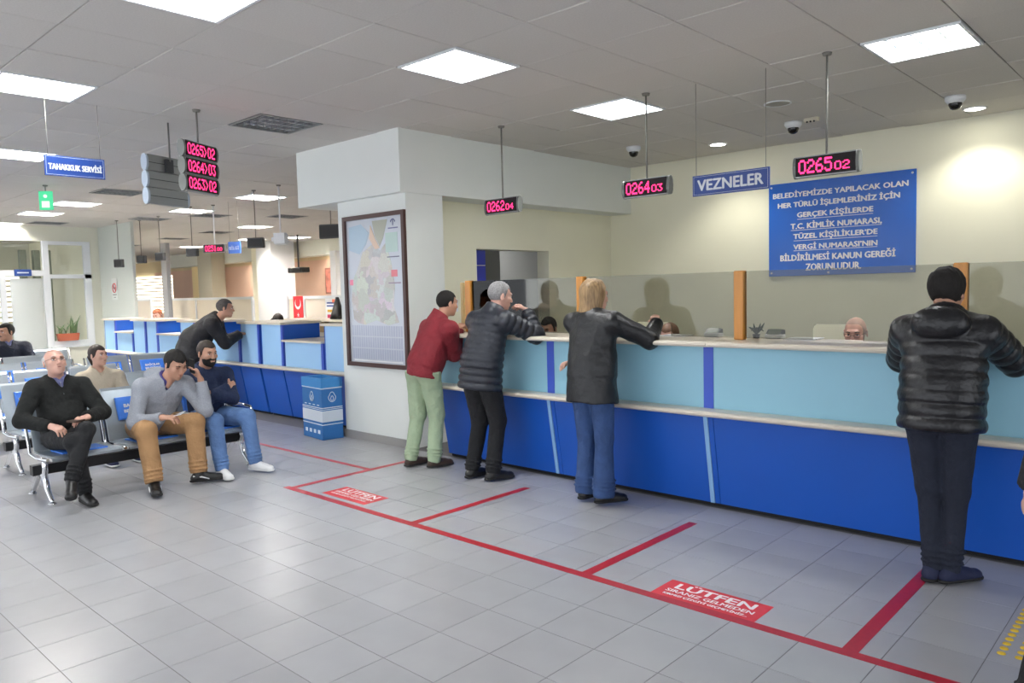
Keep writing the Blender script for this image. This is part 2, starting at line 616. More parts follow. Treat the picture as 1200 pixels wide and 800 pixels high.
def beard_mesh(hc, M, s, m, parent, full=True):
    def T(x, y, z):
        return hc + (M[0] * x + M[1] * y + M[2] * z) * s
    F = Field.uni(hc - 0.16, hc + 0.16, 0.0055)
    if full:
        F.ell(T(0, 0.024, -0.022), V3(0.0655, 0.069, 0.079) * s, M, 0.02)
        F.ell(T(0, 0.032, -0.068), V3(0.056, 0.057, 0.051) * s, M, 0.025)
        F.ell(T(0, 0.066, -0.096), V3(0.026, 0.023, 0.022) * s, M, 0.02)
        F.plane(T(0, 0.03, -0.040), nrm(M[2] - 0.2 * M[1]))
        F.plane(T(0, 0.004, -0.04), nrm(-M[1]))
        F.ell(T(0, 0.099, -0.056), V3(0.024, 0.026, 0.011) * s, M, 0.004, 's')
    F.cone(T(-0.023, 0.085, -0.048), T(0, 0.097, -0.041), 0.005 * s, 0.007 * s, 0.004)
    F.cone(T(0.023, 0.085, -0.048), T(0, 0.097, -0.041), 0.005 * s, 0.007 * s, 0.004)
    F.disp(0.002, (3, 3, 3))
    return F.build('beard' if full else 'moustache', m, parent)

def face_bits(hc, M, s, parent, browm, eye=(60, 40, 28), lip=(150, 92, 84), glasses=None, closed=False):
    def T(x, y, z):
        return hc + (M[0] * x + M[1] * y + M[2] * z) * s
    ew = mat('eye_white', (225, 220, 214), 0.3); ei = mat('iris_brown', eye, 0.2)
    for q in (-1, 1):
        if not closed:
            MB().ball(T(q * 0.031, 0.0748, 0.010), 0.0118 * s, 7).build('eye', ew, parent)
            MB().ball(T(q * 0.031, 0.0822, 0.009), 0.0064 * s, 6).build('iris', ei, parent)
        MB().tube([T(q * 0.016, 0.089, 0.027), T(q * 0.032, 0.0885, 0.033), T(q * 0.048, 0.077, 0.027)], [0.0042 * s, 0.0042 * s, 0.0022 * s], 6).build('eyebrow', browm, parent)
        MB().tube([T(q * 0.018, 0.0850, 0.0165), T(q * 0.031, 0.0865, 0.0185), T(q * 0.045, 0.078, 0.0145)], 0.0042 * s, 6).build('eyelid', MATS['skin_lid'], parent)
    if closed:
        for q in (-1, 1):
            MB().ball(T(q * 0.031, 0.0755, 0.010), 0.0120 * s, 7).build('eyelid', MATS['skin_lid'], parent)
    MB().tube([T(-0.022, 0.084, -0.060), T(0, 0.0935, -0.056), T(0.022, 0.084, -0.060)], [0.002 * s, 0.0045 * s, 0.002 * s], 6).build('lips', mat('lips', lip, 0.5), parent)
    if glasses:
        gm = glasses
        F_ = MB()
        for q in (-1, 1):
            pts = [T(q * 0.033 + 0.022 * math.cos(a), 0.102 - 0.10 * abs(q * 0.033 + 0.022 * math.cos(a)) ** 1.3, 0.006 + 0.014 * math.sin(a)) for a in [i * 2 * math.pi / 14 for i in range(15)]]
            F_.tube(pts, 0.0013, 5)
            F_.tube([T(q * 0.055, 0.095, 0.012), T(q * 0.078, 0.04, 0.012), T(q * 0.081, -0.01, 0.008)], 0.0014, 5)
        F_.tube([T(-0.011, 0.101, 0.008), T(0.011, 0.101, 0.008)], 0.0013, 5)
        F_.build('glasses', gm, parent)

SKIN_N = [0]
def skin_mat(rgb, name):
    m = mat(name, rgb, 0.5, noise=0.07, nscale=14)
    m.node_tree.nodes['Principled BSDF'].inputs['Subsurface Weight'].default_value = 0.05
    m.node_tree.nodes['Principled BSDF'].inputs['Subsurface Radius'].default_value = (0.02, 0.008, 0.004)
    return m

def shoe(parent, ank, toe, m, solem, s=1.0, stripe=None, high=0.055):
    """ank, toe: points on the ground line: heel centre under the ankle and toe tip direction"""
    ank = np.asarray(ank, float); d = np.asarray(toe, float)
    d = nrm(d); up = nrm(V3(0, 0, 1) - d * d[2]); 
    g = ank - up * 0.075                        # sole level
    F = Field.uni(np.minimum(g - 0.13, g + d * 0.2 - 0.12), np.maximum(g + 0.13, g + d * 0.2 + 0.12), 0.0075)
    h_ = g - d * 0.035 + up * 0.03; t_ = g + d * 0.155 * s + up * 0.022
    F.cone(h_, t_, 0.036, 0.040, 0.02, (up, 0.8))
    F.cone(g + up * 0.045 - d * 0.015, ank + up * 0.02, 0.036, 0.037, 0.03, cut=0.0)
    F.cone(g + up * 0.06, g + d * 0.10 + up * 0.035, 0.036, 0.030, 0.03)
    F.plane(g + up * 0.003, -up)
    sh = F.build('shoe', m, parent)
    F = Field.uni(np.minimum(g - 0.13, g + d * 0.2 - 0.12), np.maximum(g + 0.13, g + d * 0.2 + 0.12), 0.0075)
    F.cone(g - d * 0.038 + up * 0.012, g + d * 0.158 * s + up * 0.012, 0.040, 0.044, 0.02)
    F.plane(g, -up); F.plane(g + up * 0.018, up)
    F.build('sole', solem, sh)
    if stripe is not None:
        lat = np.cross(d, up)
        for q in (-1, 1):
            MB().tube([g - d * 0.05 + lat * q * 0.030 + up * 0.055, g + d * 0.02 + lat * q * 0.042 + up * 0.045, g + d * 0.08 + lat * q * 0.043 + up * 0.022], [0.006, 0.007, 0.005], 6).build('side_stripe', stripe, sh)
    return sh

def person(label, loc, J, look, group=None):
    """J: joints in world coordinates; look: materials and styles"""
    loc = V3(*loc)
    root = thing('person', label, 'person', tuple(loc), 0, group)
    s = J.get('s', 1.0)
    g = lambda k: np.asarray(J[k], float) - loc
    P, N, H = g('pel'), g('neck'), g('head')
    shL, shR = g('shL'), g('shR')
    U, Fo = 0.295 * s, 0.26 * s
    elL, wL = ik(shL, g('wL'), U, Fo, g('elL'))
    elR, wR = ik(shR, g('wR'), U, Fo, g('elR'))
    spine = nrm(N - P)
    r = nrm(shR - shL)
    fw = nrm(np.cross(spine, r))
    r = np.cross(fw, spine)
    hw = 0.088 * s
    pr = nrm(J['prt'] if 'prt' in J else r)
    hipR = P + pr * hw; hipL = P - pr * hw
    T_, S_ = 0.43 * s, 0.42 * s
    legs = J.get('legs', True)
    kL, aL = ik(hipL, g('aL'), T_, S_, g('kL')) if legs else (None, None)
    kR, aR = ik(hipR, g('aR'), T_, S_, g('kR')) if legs else (None, None)
    M = frame(J['face'], J.get('hup', (0, 0, 1)))
    skin = look['skin']
    near = J.get('near', True)
    pts = [P, N, H, elL, wL, elR, wR] + ([kL, aL, kR, aR] if legs else [])
    lo = np.min(pts, 0) - 0.24; hi = np.max(pts, 0) + 0.24
    hz = 0.0046 if near else 0.008
    fine = [[], [], []]
    hds = [('L', wL, elL), ('R', wR, elR)]
    for a in range(3):
        fine[a].append((H[a] - 0.125, H[a] + 0.14))
        if near:
            for (_, w_, e_) in hds:
                fine[a].append((w_[a] - 0.10, w_[a] + 0.11) if a < 2 else (w_[a] - 0.10, w_[a] + 0.11))
    F = Field([axis(lo[a], hi[a], hz if near else 0.008, 0.016, fine[a]) for a in range(3)])
    F.cone(P, N - spine * 0.16, 0.105, 0.12, 0.03, (fw, 0.7))
    F.cone(N - spine * 0.16, N - spine * 0.03, 0.12, 0.07, 0.03, (fw, 0.7))
    F.cone(shL, shR, 0.045, 0.045, 0.05)
    for (sd, w_, e_) in hds:
        F.cone(shL if sd == 'L' else shR, e_, 0.040, 0.034, 0.02)
        F.cone(e_, w_, 0.034, 0.026 * s, 0.01)
        hd = J.get('hd' + sd)
        hd = nrm(w_ - e_) if hd is None else nrm(hd)
        pn = J.get('pn' + sd, (0, 0, -1))
        hand_prims(F, w_, hd, V3(*pn), -1 if sd == 'R' else 1, J.get('curl' + sd, 0.7), 0.98 * s if not look.get('female') else 0.88 * s)
    if legs:
        for (h_, k_, a_) in ((hipL, kL, aL), (hipR, kR, aR)):
            F.cone(h_, k_, 0.065, 0.045, 0.02); F.cone(k_, a_, 0.042, 0.032, 0.02)
    hs = J.get('hs', 1.0) * s
    head_prims(F, H, M, N, hs, look.get('female', False), look.get('chin', 1.0))
    F.build('body', skin, root)
    # head details
    hm = look['hair']
    face_bits(H, M, hs, root, look.get('brow', hm), glasses=look.get('glasses'), closed=look.get('closed', False), lip=look.get('lip', (150, 92, 84)))
    if look.get('style'):
        hair_style(look['style'], H, M, hs, hm, root, 0.0055 if near else 0.008, look.get('vol', 0.0))
    if look.get('beard'):
        beard_mesh(H, M, hs, look['beard'], root, True)
    if look.get('moustache'):
        beard_mesh(H, M, hs, look['moustache'], root, False)
    # jacket
    bk = look.get('bulk', 0.02)
    h = 0.0085 if near else 0.013
    pf = look.get('puff')
    fa = look.get('depth', 0.66)
    lo = np.min([P, N, shL, shR, elL, elR, wL, wR], 0) - 0.27; hi = np.max([P, N, shL, shR, elL, elR, wL, wR], 0) + 0.25
    F = Field.uni(lo, hi, h)
    hem = look.get('hem', 0.05)
    wd = look.get('width', 0.150) * s
    mid = P + (N - P) * 0.42
    base = P - spine * hem if not look.get('seated') else P
    dn = look.get('hemdir')
    hb = P - (nrm(dn) if dn is not None else spine) * hem
    fh = look.get('hipdepth', 0.84 if not look.get('seated') else fa)
    if dn is not None or not look.get('seated'):
        F.cone(hb, P + spine * 0.10, wd + 0.012 + bk * look.get('flare', 1.0), wd + bk * 0.9, 0.03, (fw, fh), cuta=0.0, puff=pf)
        F.cone(P + spine * 0.06, mid, wd + bk * 0.9, wd + bk * 0.8, 0.05, (fw, (fa + fh) / 2), cuta=0.0, puff=pf)
    else:
        F.cone(hb, mid, wd + bk * look.get('flare', 1.0), wd + bk * 0.8, 0.03, (fw, fa), cuta=0.0, puff=pf)
    F.cone(mid, N - spine * 0.17, wd + bk * 0.8, wd + 0.012 + bk * 0.8, 0.04, (fw, fa * 0.98), puff=pf)
    F.cone(N - spine * 0.17, N - spine * 0.04, wd * 0.95 + bk * 0.5, 0.06 + bk * 0.4, 0.05, (fw, fa))
    sd_ = look.get('shr', 0.056) * s
    F.cone(shL - r * 0 , shR, sd_ + bk * 0.7, sd_ + bk * 0.7, 0.06)
    for sh_ in (shL, shR):
        F.cone(N - spine * 0.035, sh_ + (N - sh_) * 0.12, 0.058 + bk * 0.3, 0.050 + bk * 0.5, 0.05)
    if look.get('belly'):
        F.ell(P + spine * 0.14 + fw * 0.05, V3(0.15, 0.12, 0.14) * look['belly'], np.array([r, fw, spine]), 0.05)
    for (sh_, e_, w_) in ((shL, elL, wL), (shR, elR, wR)):
        F.cone(sh_, e_, 0.056 * s + bk * 0.75, 0.047 * s + bk * 0.7, 0.022, puff=(pf[0], pf[1] * 0.8) if pf else None)
        F.cone(e_, w_, 0.047 * s + bk * 0.7, 0.034 * s + bk * 0.6, 0.02, cut=-0.012, puff=(pf[0], pf[1] * 0.7) if pf else None)
    if look.get('collar', True):
        ch = look.get('collar_h', 0.045)
        F.cone(N - spine * 0.03 - fw * 0.005, N + nrm(H - N) * ch, 0.078 + bk * 0.3, 0.070 + bk * 0.3, 0.03, cut=0.0)
    if look.get('hood'):
        q = look['hood']
        F.ell(N - fw * 0.095 * q - spine * 0.050, V3(0.125 * q, 0.066 * q, 0.082 * q), np.array([r, fw, spine]), 0.008)
        F.cone(N + r * 0.075 + fw * 0.03 - spine * 0.01, N - fw * 0.08 + r * 0.03, 0.030 * q, 0.036 * q, 0.02)
        F.cone(N - r * 0.075 + fw * 0.03 - spine * 0.01, N - fw * 0.08 - r * 0.03, 0.030 * q, 0.036 * q, 0.02)
    F.disp(look.get('fold', 0.009), look.get('foldsc', (0.8, 0.8, 1.1)))
    # neck opening
    hn = nrm(H - N)
    F.cone(N + hn * 0.005 + fw * 0.018, N + hn * 0.14 + fw * 0.03, 0.052, 0.085, 0.008, op='s')
    if look.get('vneck'):
        F.cone(N + fw * 0.10 - spine * look['vneck'], N + fw * 0.05 + hn * 0.05, 0.008, 0.055, 0.008, op='s')
    if look.get('seated'):
        F.plane(V3(0, 0, P[2] - 0.085), V3(0, 0, -1))
    F.build(look.get('topname', 'jacket'), look['top'], root)
    if look.get('shirt') is not None:
        F = Field.uni(N - 0.19, N + 0.14, 0.0075)
        F.cone(N - spine * 0.15 + fw * 0.045, N - spine * 0.02 + fw * 0.008, 0.092, 0.070, 0.03, (fw, 0.85))
        F.cone(N - spine * 0.02 + fw * 0.004, N + hn * 0.045 + fw * 0.008, 0.076, 0.071, 0.02, cut=0.0)
        F.cone(N + hn * 0.035 + fw * 0.02, N + hn * 0.16 + fw * 0.06, 0.050, 0.085, 0.005, op='s')
        F.cone(N + fw * 0.085 - spine * 0.035, N + fw * 0.075 + hn * 0.06, 0.004, 0.030, 0.005, op='s')
        F.build('shirt', look['shirt'], root)
    if look.get('zip') is not None:
        bulge = (wd + bk) * fa
        a0 = N + fw * 0.075 - spine * 0.02
        MB().tube([a0, N + fw * (bulge + 0.005) - spine * look.get('ziplen', 0.2)], 0.004, 6).build('zip', look['zip'], root)
    if legs:
        ft = look.get('fit', 0.012)
        lo = np.min([P, kL, kR, aL, aR], 0) - 0.22; hi = np.max([P, kL, kR, aL, aR], 0) + 0.2
        F = Field.uni(lo, hi, 0.0095 if near else 0.014)
        F.ell(P + V3(0, 0, 0.0), V3(0.165 * s, 0.120 * s, 0.125 * s), np.array([pr, nrm(np.cross((0, 0, 1), pr)), V3(0, 0, 1)]), 0.04)
        for (h_, k_, a_) in ((hipL, kL, aL), (hipR, kR, aR)):
            F.cone(h_, k_, 0.083 * s + ft, 0.058 * s + ft, 0.03)
            F.cone(k_, a_, 0.055 * s + ft * 0.9, 0.040 * s + ft * look.get('hemw', 1.0), 0.02, cut=look.get('cuff', 0.02))
            sn = nrm(a_ - k_)
            for q_, am in ((0.93, 0.005), (0.86, 0.004), (0.78, 0.002)):
                c_ = k_ + (a_ - k_) * q_
                rr = 0.055 * s + ft + (0.040 - 0.055 + ft * (look.get('hemw', 1.0) - 1)) * max(q_, 0)
                F.cone(c_ - V3(0.012, 0, 0.003), c_ + V3(0.012, 0, 0.004), rr + am * 0.2, rr + am, 0.012, (sn, 0.16))
        if not look.get('seated'):
            bw_ = nrm(np.cross(pr, (0, 0, 1)))
            for hp in (hipL, hipR):
                F.ell(hp + bw_ * 0.030 + V3(0, 0, -0.035), V3(0.085, 0.085, 0.10) * s, None, 0.04)
            zc_ = P[2] - hem + 0.05
            F.plane(V3(0, 0, zc_), V3(0, 0, 1))
        F.disp(look.get('pfold', 0.006), (0.7, 0.7, 1.2))
        F.build('trousers', look['pants'], root)
        tL = J.get('tL', fw * V3(1, 1, 0)); tR = J.get('tR', fw * V3(1, 1, 0))
        shoe(root, aL, tL, look['shoe'], look['sole'], s, look.get('stripe'))
        shoe(root, aR, tR, look['shoe'], look['sole'], s, look.get('stripe'))
    if J.get('out') is not None:
        J['out'].update(wL=wL + loc, wR=wR + loc, elL=elL + loc, elR=elR + loc)
    return root
# ------------------------------------------------------------------ common materials
m_wall = mat('cream_wall_paint', (240, 237, 214), 0.75, noise=0.015, nscale=1.5, bump=0.05, bscale=150)
m_colm = mat('pale_column_paint', (228, 232, 228), 0.7, noise=0.015, nscale=1.5, bump=0.05, bscale=150)
m_hall = mat('hall_wall_paint', (214, 214, 200), 0.75, noise=0.02, nscale=1.5)
m_pink = mat('salmon_wall_paint', (232, 196, 172), 0.8, noise=0.03, nscale=1)
m_beige = mat('beige_wall_paint', (226, 208, 170), 0.8, noise=0.03, nscale=1)
m_white = mat('white_paint', (232, 234, 236), 0.5)
m_frame = mat('pale_grey_frame', (220, 224, 228), 0.5)
m_grout = mat('floor_grout', (104, 102, 104), 0.9)
m_tile = mat('grey_floor_tile', (168, 168, 171), 0.27, noise=0.035, nscale=3.0, rnd=0.035, bump=0.02, bscale=12)
m_ctile = mat('ceiling_tile_board', (206, 202, 196), 0.9, noise=0.05, nscale=90, rnd=0.02, bump=0.12, bscale=220)
m_cgap = mat('ceiling_void', (70, 66, 62), 0.9)
m_base = mat('grey_baseboard', (150, 148, 146), 0.45)
m_lblue = mat('light_blue_laminate', (146, 196, 216), 0.42, noise=0.02, nscale=2)
m_lblue2 = mat('pale_blue_laminate', (160, 204, 244), 0.42, noise=0.02, nscale=2)
m_blue = mat('deep_blue_laminate', (22, 88, 188), 0.36, noise=0.04, nscale=1.5)
m_strip = mat('royal_blue_strip', (58, 88, 196), 0.4)
m_sky = mat('ice_blue_strip', (140, 184, 226), 0.4)
m_top = mat('cream_counter_laminate', (216, 206, 190), 0.3, noise=0.012, nscale=30)
m_black = mat('black_plastic', (18, 18, 20), 0.5)
m_dkick = mat('black_kickboard', (22, 20, 20), 0.7)
m_wood = mat('orange_varnished_wood', (196, 130, 40), 0.38, noise=0.10, nscale=5, stretch=(8, 8, 0.6), coat=0.3)
m_chrome = mat('chrome', (222, 224, 228), 0.12, 1.0)
m_steel = mat('perforated_grey_steel', (168, 178, 186), 0.34, 0.6, noise=0.06, nscale=300)
m_pad = mat('blue_vinyl_pad', (66, 128, 226), 0.4)
m_red = mat('red_floor_tape', (176, 30, 46), 0.4, noise=0.08, nscale=30)
m_red2 = mat('red_floor_sticker', (214, 46, 54), 0.4, noise=0.05, nscale=30)
m_letter = mat('white_lettering', (238, 236, 236), 0.5)
m_silver = mat('silver_lettering', (206, 210, 216), 0.4)
m_navy = mat('navy_sign_board', (28, 62, 134), 0.4)
m_signblue = mat('bright_blue_sign', (22, 98, 200), 0.25)
m_grey = mat('grey_aluminium', (150, 152, 150), 0.4, 0.6)
m_dgrey = mat('dark_grey_plastic', (62, 64, 66), 0.45)
m_cable = mat('grey_hanger_rod', (128, 126, 120), 0.5, 0.4)
m_led = emat('pink_red_led', (1.0, 0.035, 0.16, 1), 1.7)
m_lamp = emat('fluorescent_tube_glow', (0.97, 0.98, 0.97, 1), 29.0)
m_lampfar = emat('far_fluorescent_glow', (1.0, 0.94, 0.86, 1), 105.0)
m_lampwarm = emat('downlight_glow', (1.0, 0.97, 0.86, 1), 20.0)
m_louv = mat('louvre_blade', (200, 204, 208), 0.25, 0.7)
m_glass = glass_mat('smoked_counter_glass', (0.735, 0.735, 0.70, 1))
m_clear = glass_mat('clear_window_glass', (0.93, 0.95, 0.95, 1))
m_screen = mat('dark_display_window', (14, 4, 8), 0.7)
mat('skin_lid', (150, 104, 84), 0.6)

# rays: the two tools that turn a point seen in the photograph into a place in the room
def _ray(x, y):
    a = (x - 600) / FPX; b = -(y - 400) / FPX
    return V3(*[a * RIGHT[i] + b * UP[i] + FWD[i] for i in range(3)])
def on_y(x, y, Y):
    d = _ray(x, y); p = V3(0, 0, CAMH) + d * (Y / d[1]); return p
def on_x(x, y, X):
    d = _ray(x, y); p = V3(0, 0, CAMH) + d * (X / d[0]); return p
def on_z(x, y, Z=0.0):
    d = _ray(x, y); return V3(0, 0, CAMH) + d * ((Z - CAMH) / d[2])
def px_of(p):
    q = V3(*p) - V3(0, 0, CAMH)
    z = q @ V3(*FWD)
    if z < 0.3:
        return None
    return 600 + FPX * (q @ V3(*RIGHT)) / z, 400 - FPX * (q @ V3(*UP)) / z, z
def seen(p, mx=60):
    q = px_of(p)
    return q is not None and -mx < q[0] < 1200 + mx and -mx < q[1] < 800 + mx

# ------------------------------------------------------------------ floor
TS = 0.3321; TX = -3.352; TY = 2.002
fl = structure(MB().box(-46, 4.0, -3.0, 15, -0.06, -0.0018).build('floor', m_grout))
def tile_mesh(sx, sy, gap, t, b):
    mb = MB()
    x = sx / 2 - gap / 2; y = sy / 2 - gap / 2
    vs = [(-x, -y, -t), (x, -y, -t), (x, y, -t), (-x, y, -t), (-x, -y, -b), (x, -y, -b), (x, y, -b), (-x, y, -b),
          (-x + b, -y + b, 0), (x - b, -y + b, 0), (x - b, y - b, 0), (-x + b, y - b, 0)]
    fs = [(8, 9, 10, 11)]
    for i in range(4):
        j = (i + 1) % 4
        fs += [(i, j, j + 4, i + 4), (i + 4, j + 4, j + 8, i + 8)]
    mb.add(vs, fs)
    return mb
cells = []
for i in range(-130, 22):
    for j in range(-15, 24):
        c = (TX + (i + 0.5) * TS, TY + (j + 0.5) * TS)
        if c[1] > 4.98 + TS / 2 and c[0] > -15.2:
            continue
        cells.append(c)
near = [c for c in cells if seen((c[0], c[1], 0), 25)]
near.sort(key=lambda c: c[0] ** 2 + c[1] ** 2)
sel = set(near[:300])
tm = tile_mesh(TS, TS, 0.003, 0.003, 0.0008).mesh('floor_tile', m_tile)
for c in near[:300]:
    link('floor_tile', tm, fl, (c[0], c[1], 0))
mb = MB(); tb = tile_mesh(TS, TS, 0.003, 0.003, 0.0008)
for c in cells:
    if c not in sel:
        mb.add([(v[0] + c[0], v[1] + c[1], v[2]) for v in tb.v], tb.f)
o = mb.build('floor_tile', m_tile, fl); o['kind'] = 'stuff'

# ------------------------------------------------------------------ ceiling
CX, CY, CXS, CYS = -4.46, 3.62, 0.64, 0.67
ce = structure(MB().box(-46, 4.0, -3.0, 15, CEIL + 0.10, CEIL + 0.16).build('ceiling', m_cgap))
def ccell(x, y):
    return (math.floor((x - CX) / CXS), math.floor((y - CY) / CYS))
lit = [ccell(-4.1, 3.9), ccell(-4.1, 6.0), ccell(-1.6, 6.0), ccell(-4.1, 2.0), ccell(-6.7, 2.0)]
lit_labels = ['louvred ceiling light nearest above the waiting man-height queue line, dark on its left half',
              'bright ceiling light left of the hanging rod of display 0264',
              'bright ceiling light highest at the right, above the two dome cameras',
              'bright ceiling light cut by the top edge of the picture',
              'louvred ceiling light above the TAHAKKUK sign, dark at its left end']
lit_labels[0] = 'louvred ceiling light in the middle, left tubes dark and right ones glaring'
far_px = [(14, 176, 1), (105, 238, 1), (66, 252, 1), (20, 263, 1), (292, 231, 1), (243, 246, 1), (293, 264, 1), (345, 279, 1), (392, 281, 1),
          (139, 222, 0), (188, 257, 0), (46, 262, 0), (262, 254, 0), (346, 253, 0), (212, 279, 0), (246, 273, 0), (152, 288, 0)]
unl = [ccell(-6.8, 4.0)]
lamp_cells = {}
for k, c in enumerate(lit):
    lamp_cells[c] = (1, lit_labels[k])
lamp_cells[unl[0]] = (0, 'unlit dark louvred ceiling light right of the triple red display')
for (x, y, on) in far_px:
    p = on_z(x, y, CEIL)
    c = ccell(p[0], p[1])
    if c in lamp_cells:
        continue
    lamp_cells[c] = (on, None)
def far_name(x, y):
    if x < 30 and y < 200: return 'bright ceiling light at the left edge, below the TAHAKKUK sign light'
    if x < 110 and y < 245 and x > 90: return 'bright ceiling light right of the green exit sign'
    if x < 90 and y > 245 and x > 50: return 'half-lit ceiling light just below and right of the exit sign'
    if x < 50: return 'small bright far ceiling light at the left edge under the exit sign'
    return None
lm_labels = {}
for (x, y, on) in far_px:
    p = on_z(x, y, CEIL); c = ccell(p[0], p[1])
    if lamp_cells[c][1] is None and c not in lm_labels:
        lm_labels[c] = (x, y, on)
desc = {(14, 176): 'bright ceiling light at the left picture edge beside the TAHAKKUK sign',
        (105, 238): 'bright ceiling light right of the green exit sign',
        (66, 252): 'far ceiling light just under the green exit sign',
        (20, 263): 'small far ceiling light at the left edge above the glazed door',
        (292, 231): 'largest bright ceiling light of the far hall, left of the white speaker rod',
        (243, 246): 'bright ceiling light directly below the triple red display',
        (293, 264): 'narrow bright ceiling light above the square white column',
        (345, 279): 'small bright ceiling light right of the white hanging speaker',
        (392, 281): 'small bright ceiling light beside the map column',
        (139, 222): 'unlit dark ceiling louvre left of the silver display backs',
        (188, 257): 'unlit dark ceiling louvre under the silver display backs',
        (46, 262): 'unlit dark ceiling louvre above the window with the planter',
        (262, 254): 'unlit dark ceiling louvre under the lit panel left of display 0251',
        (346, 253): 'unlit dark ceiling louvre right of the white speaker rod',
        (212, 279): 'unlit narrow ceiling louvre left of display 0251',
        (246, 273): 'unlit narrow ceiling louvre just above display 0251',
        (152, 288): 'farthest unlit ceiling louvre beyond the grey pillar'}
def ceiling_lamp(c, on, label):
    x = CX + (c[0] + 0.5) * CXS; y = CY + (c[1] + 0.5) * CYS
    t = thing('ceiling_light', label, 'ceiling light', (x, y, CEIL), 0, 'recessed louvred ceiling lights')
    a = CXS / 2 - 0.012; b = CYS / 2 - 0.012
    f = MB()
    f.box(-a, a, -b, -b + 0.02, -0.006, 0.08); f.box(-a, a, b - 0.02, b, -0.006, 0.08)
    f.box(-a, -a + 0.02, -b + 0.02, b - 0.02, -0.006, 0.08); f.box(a - 0.02, a, -b + 0.02, b - 0.02, -0.006, 0.08)
    f.box(-a, a, -b, b, 0.08, 0.09)
    f.build('housing', m_white if on else m_grey, t)
    lv = MB()
    nn = 4
    for k in range(1, nn):
        xx = -a + 2 * a * k / nn
        lv.box(xx - 0.006, xx + 0.006, -b + 0.02, b - 0.02, 0.0, 0.035)
    for k in range(1, 9):
        yy = -b + 2 * b * k / 9
        lv.box(-a + 0.02, a - 0.02, yy - 0.0015, yy + 0.0015, 0.004, 0.035)
    lv.build('louvre', m_louv, t)
    for k in range(4):
        xx = -a + 2 * a * (k + 0.5) / 4
        MB().box(xx - 0.045, xx + 0.045, -b + 0.03, b - 0.03, 0.045, 0.06).build('tube', (m_lamp if x > -9 else m_lampfar) if on else m_dgrey, t)
    return t
for (x_, y_, lb_) in ((-19.7, 4.2, 'lit lamp in the office behind the glazed door'), (-21.6, 1.5, 'lit lamp in the office, left beyond the picture edge')):
    lamp_cells.setdefault(ccell(x_, y_), (1, lb_))
for (x_, y_, lb_) in ((-24.5, 11.4, 'added far lamp beyond the glowing window blind'), (-20.5, 11.4, 'added far lamp above the frosted partition'), (-16.5, 11.4, 'added far lamp above the white panel and the flag'), (-13.0, 11.4, 'added far lamp above the poster'),  # row of lamps added to brighten the far hall
                      (-22.6, 7.7, 'added fill lamp hidden behind the grey pillar, nearest'), (-25.2, 8.4, 'added fill lamp hidden behind the grey pillar, middle'), (-28.5, 9.1, 'added fill lamp hidden behind the grey pillar, farthest'),  # fill lamps added out of view to light the far columns
                      (-26.0, 13.9, 'added unseen lamp beyond the beam, left'), (-21.0, 13.9, 'added unseen lamp beyond the beam, middle'), (-15.0, 13.9, 'added unseen lamp beyond the beam, right')):  # unseen lamps added behind the beam for more light in the hall
    lamp_cells.setdefault(ccell(x_, y_), (1, lb_))
for c, (on, lb) in lamp_cells.items():
    ceiling_lamp(c, on, lb if lb else desc[lm_labels[c][:2]])

ccells = []
for i in range(-62, 13):
    for j in range(-9, 17):
        x = CX + (i + 0.5) * CXS; y = CY + (j + 0.5) * CYS
        if (i, j) in lamp_cells or (y > 9.0 and x > -7.9) or (-7.9 < x < -6.1 and y > 5.0):
            continue
        ccells.append((x, y))
cnear = sorted([c for c in ccells if seen((c[0], c[1], CEIL), 30)], key=lambda c: c[0] ** 2 + c[1] ** 2)[:300]
cs = set(cnear)
ct = tile_mesh(CXS, CYS, 0.006, 0.012, 0.003)
ct.v = [(v[0], v[1], -v[2]) for v in ct.v]; ct.f = [f[::-1] for f in ct.f]
ctm = ct.mesh('ceiling_tile', m_ctile)
for c in cnear:
    link('ceiling_tile', ctm, ce, (c[0], c[1], CEIL + random.choice([0, 0, 0.002, 0.004])), (random.uniform(-0.004, 0.004), random.uniform(-0.004, 0.004), 0))
mb = MB()
for c in ccells:
    if c not in cs:
        mb.add([(v[0] + c[0], v[1] + c[1], v[2] + CEIL) for v in ct.v], ct.f)
o = mb.build('ceiling_tile', m_ctile, ce); o['kind'] = 'stuff'

# ------------------------------------------------------------------ walls near the cash desks
structure(MB().box(-6.6, 4.0, 9.0, 9.15, 0, CEIL + 0.1).build('wall_back', m_wall))
structure(MB().box(4.0, 4.15, 4.0, 9.15, 0, CEIL + 0.1).build('wall_right', m_wall))
mb = MB()
DY0, DY1, DZ = 6.31, 7.62, 2.10
mb.box(-6.6, -6.4, 5.5, DY0, 0, CEIL); mb.box(-6.6, -6.4, DY1, 9.0, 0, CEIL); mb.box(-6.6, -6.4, DY0, DY1, DZ, CEIL)
structure(mb.build('wall_partition', m_wall))
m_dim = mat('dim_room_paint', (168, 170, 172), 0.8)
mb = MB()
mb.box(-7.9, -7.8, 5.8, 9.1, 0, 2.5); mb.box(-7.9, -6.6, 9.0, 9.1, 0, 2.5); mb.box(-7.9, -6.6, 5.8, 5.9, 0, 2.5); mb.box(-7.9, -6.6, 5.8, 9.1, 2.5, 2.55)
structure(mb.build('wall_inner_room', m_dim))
t = thing('wardrobe', 'tall blue cabinet with a dark side seen through the doorway behind the cash desks', 'cabinet', (-7.26, 7.07, 0), 0)
MB().box(-0.25, 0.25, -0.22, 0.0, 0.0, 2.35).build('carcass', mat('cabinet_blue', (60, 74, 214), 0.5), t)
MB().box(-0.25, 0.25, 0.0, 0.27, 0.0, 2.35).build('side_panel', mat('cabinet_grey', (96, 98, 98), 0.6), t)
MB().box(0.25, 0.256, -0.21, -0.01, 1.93, 1.94).build('trim_strip', m_white, t)
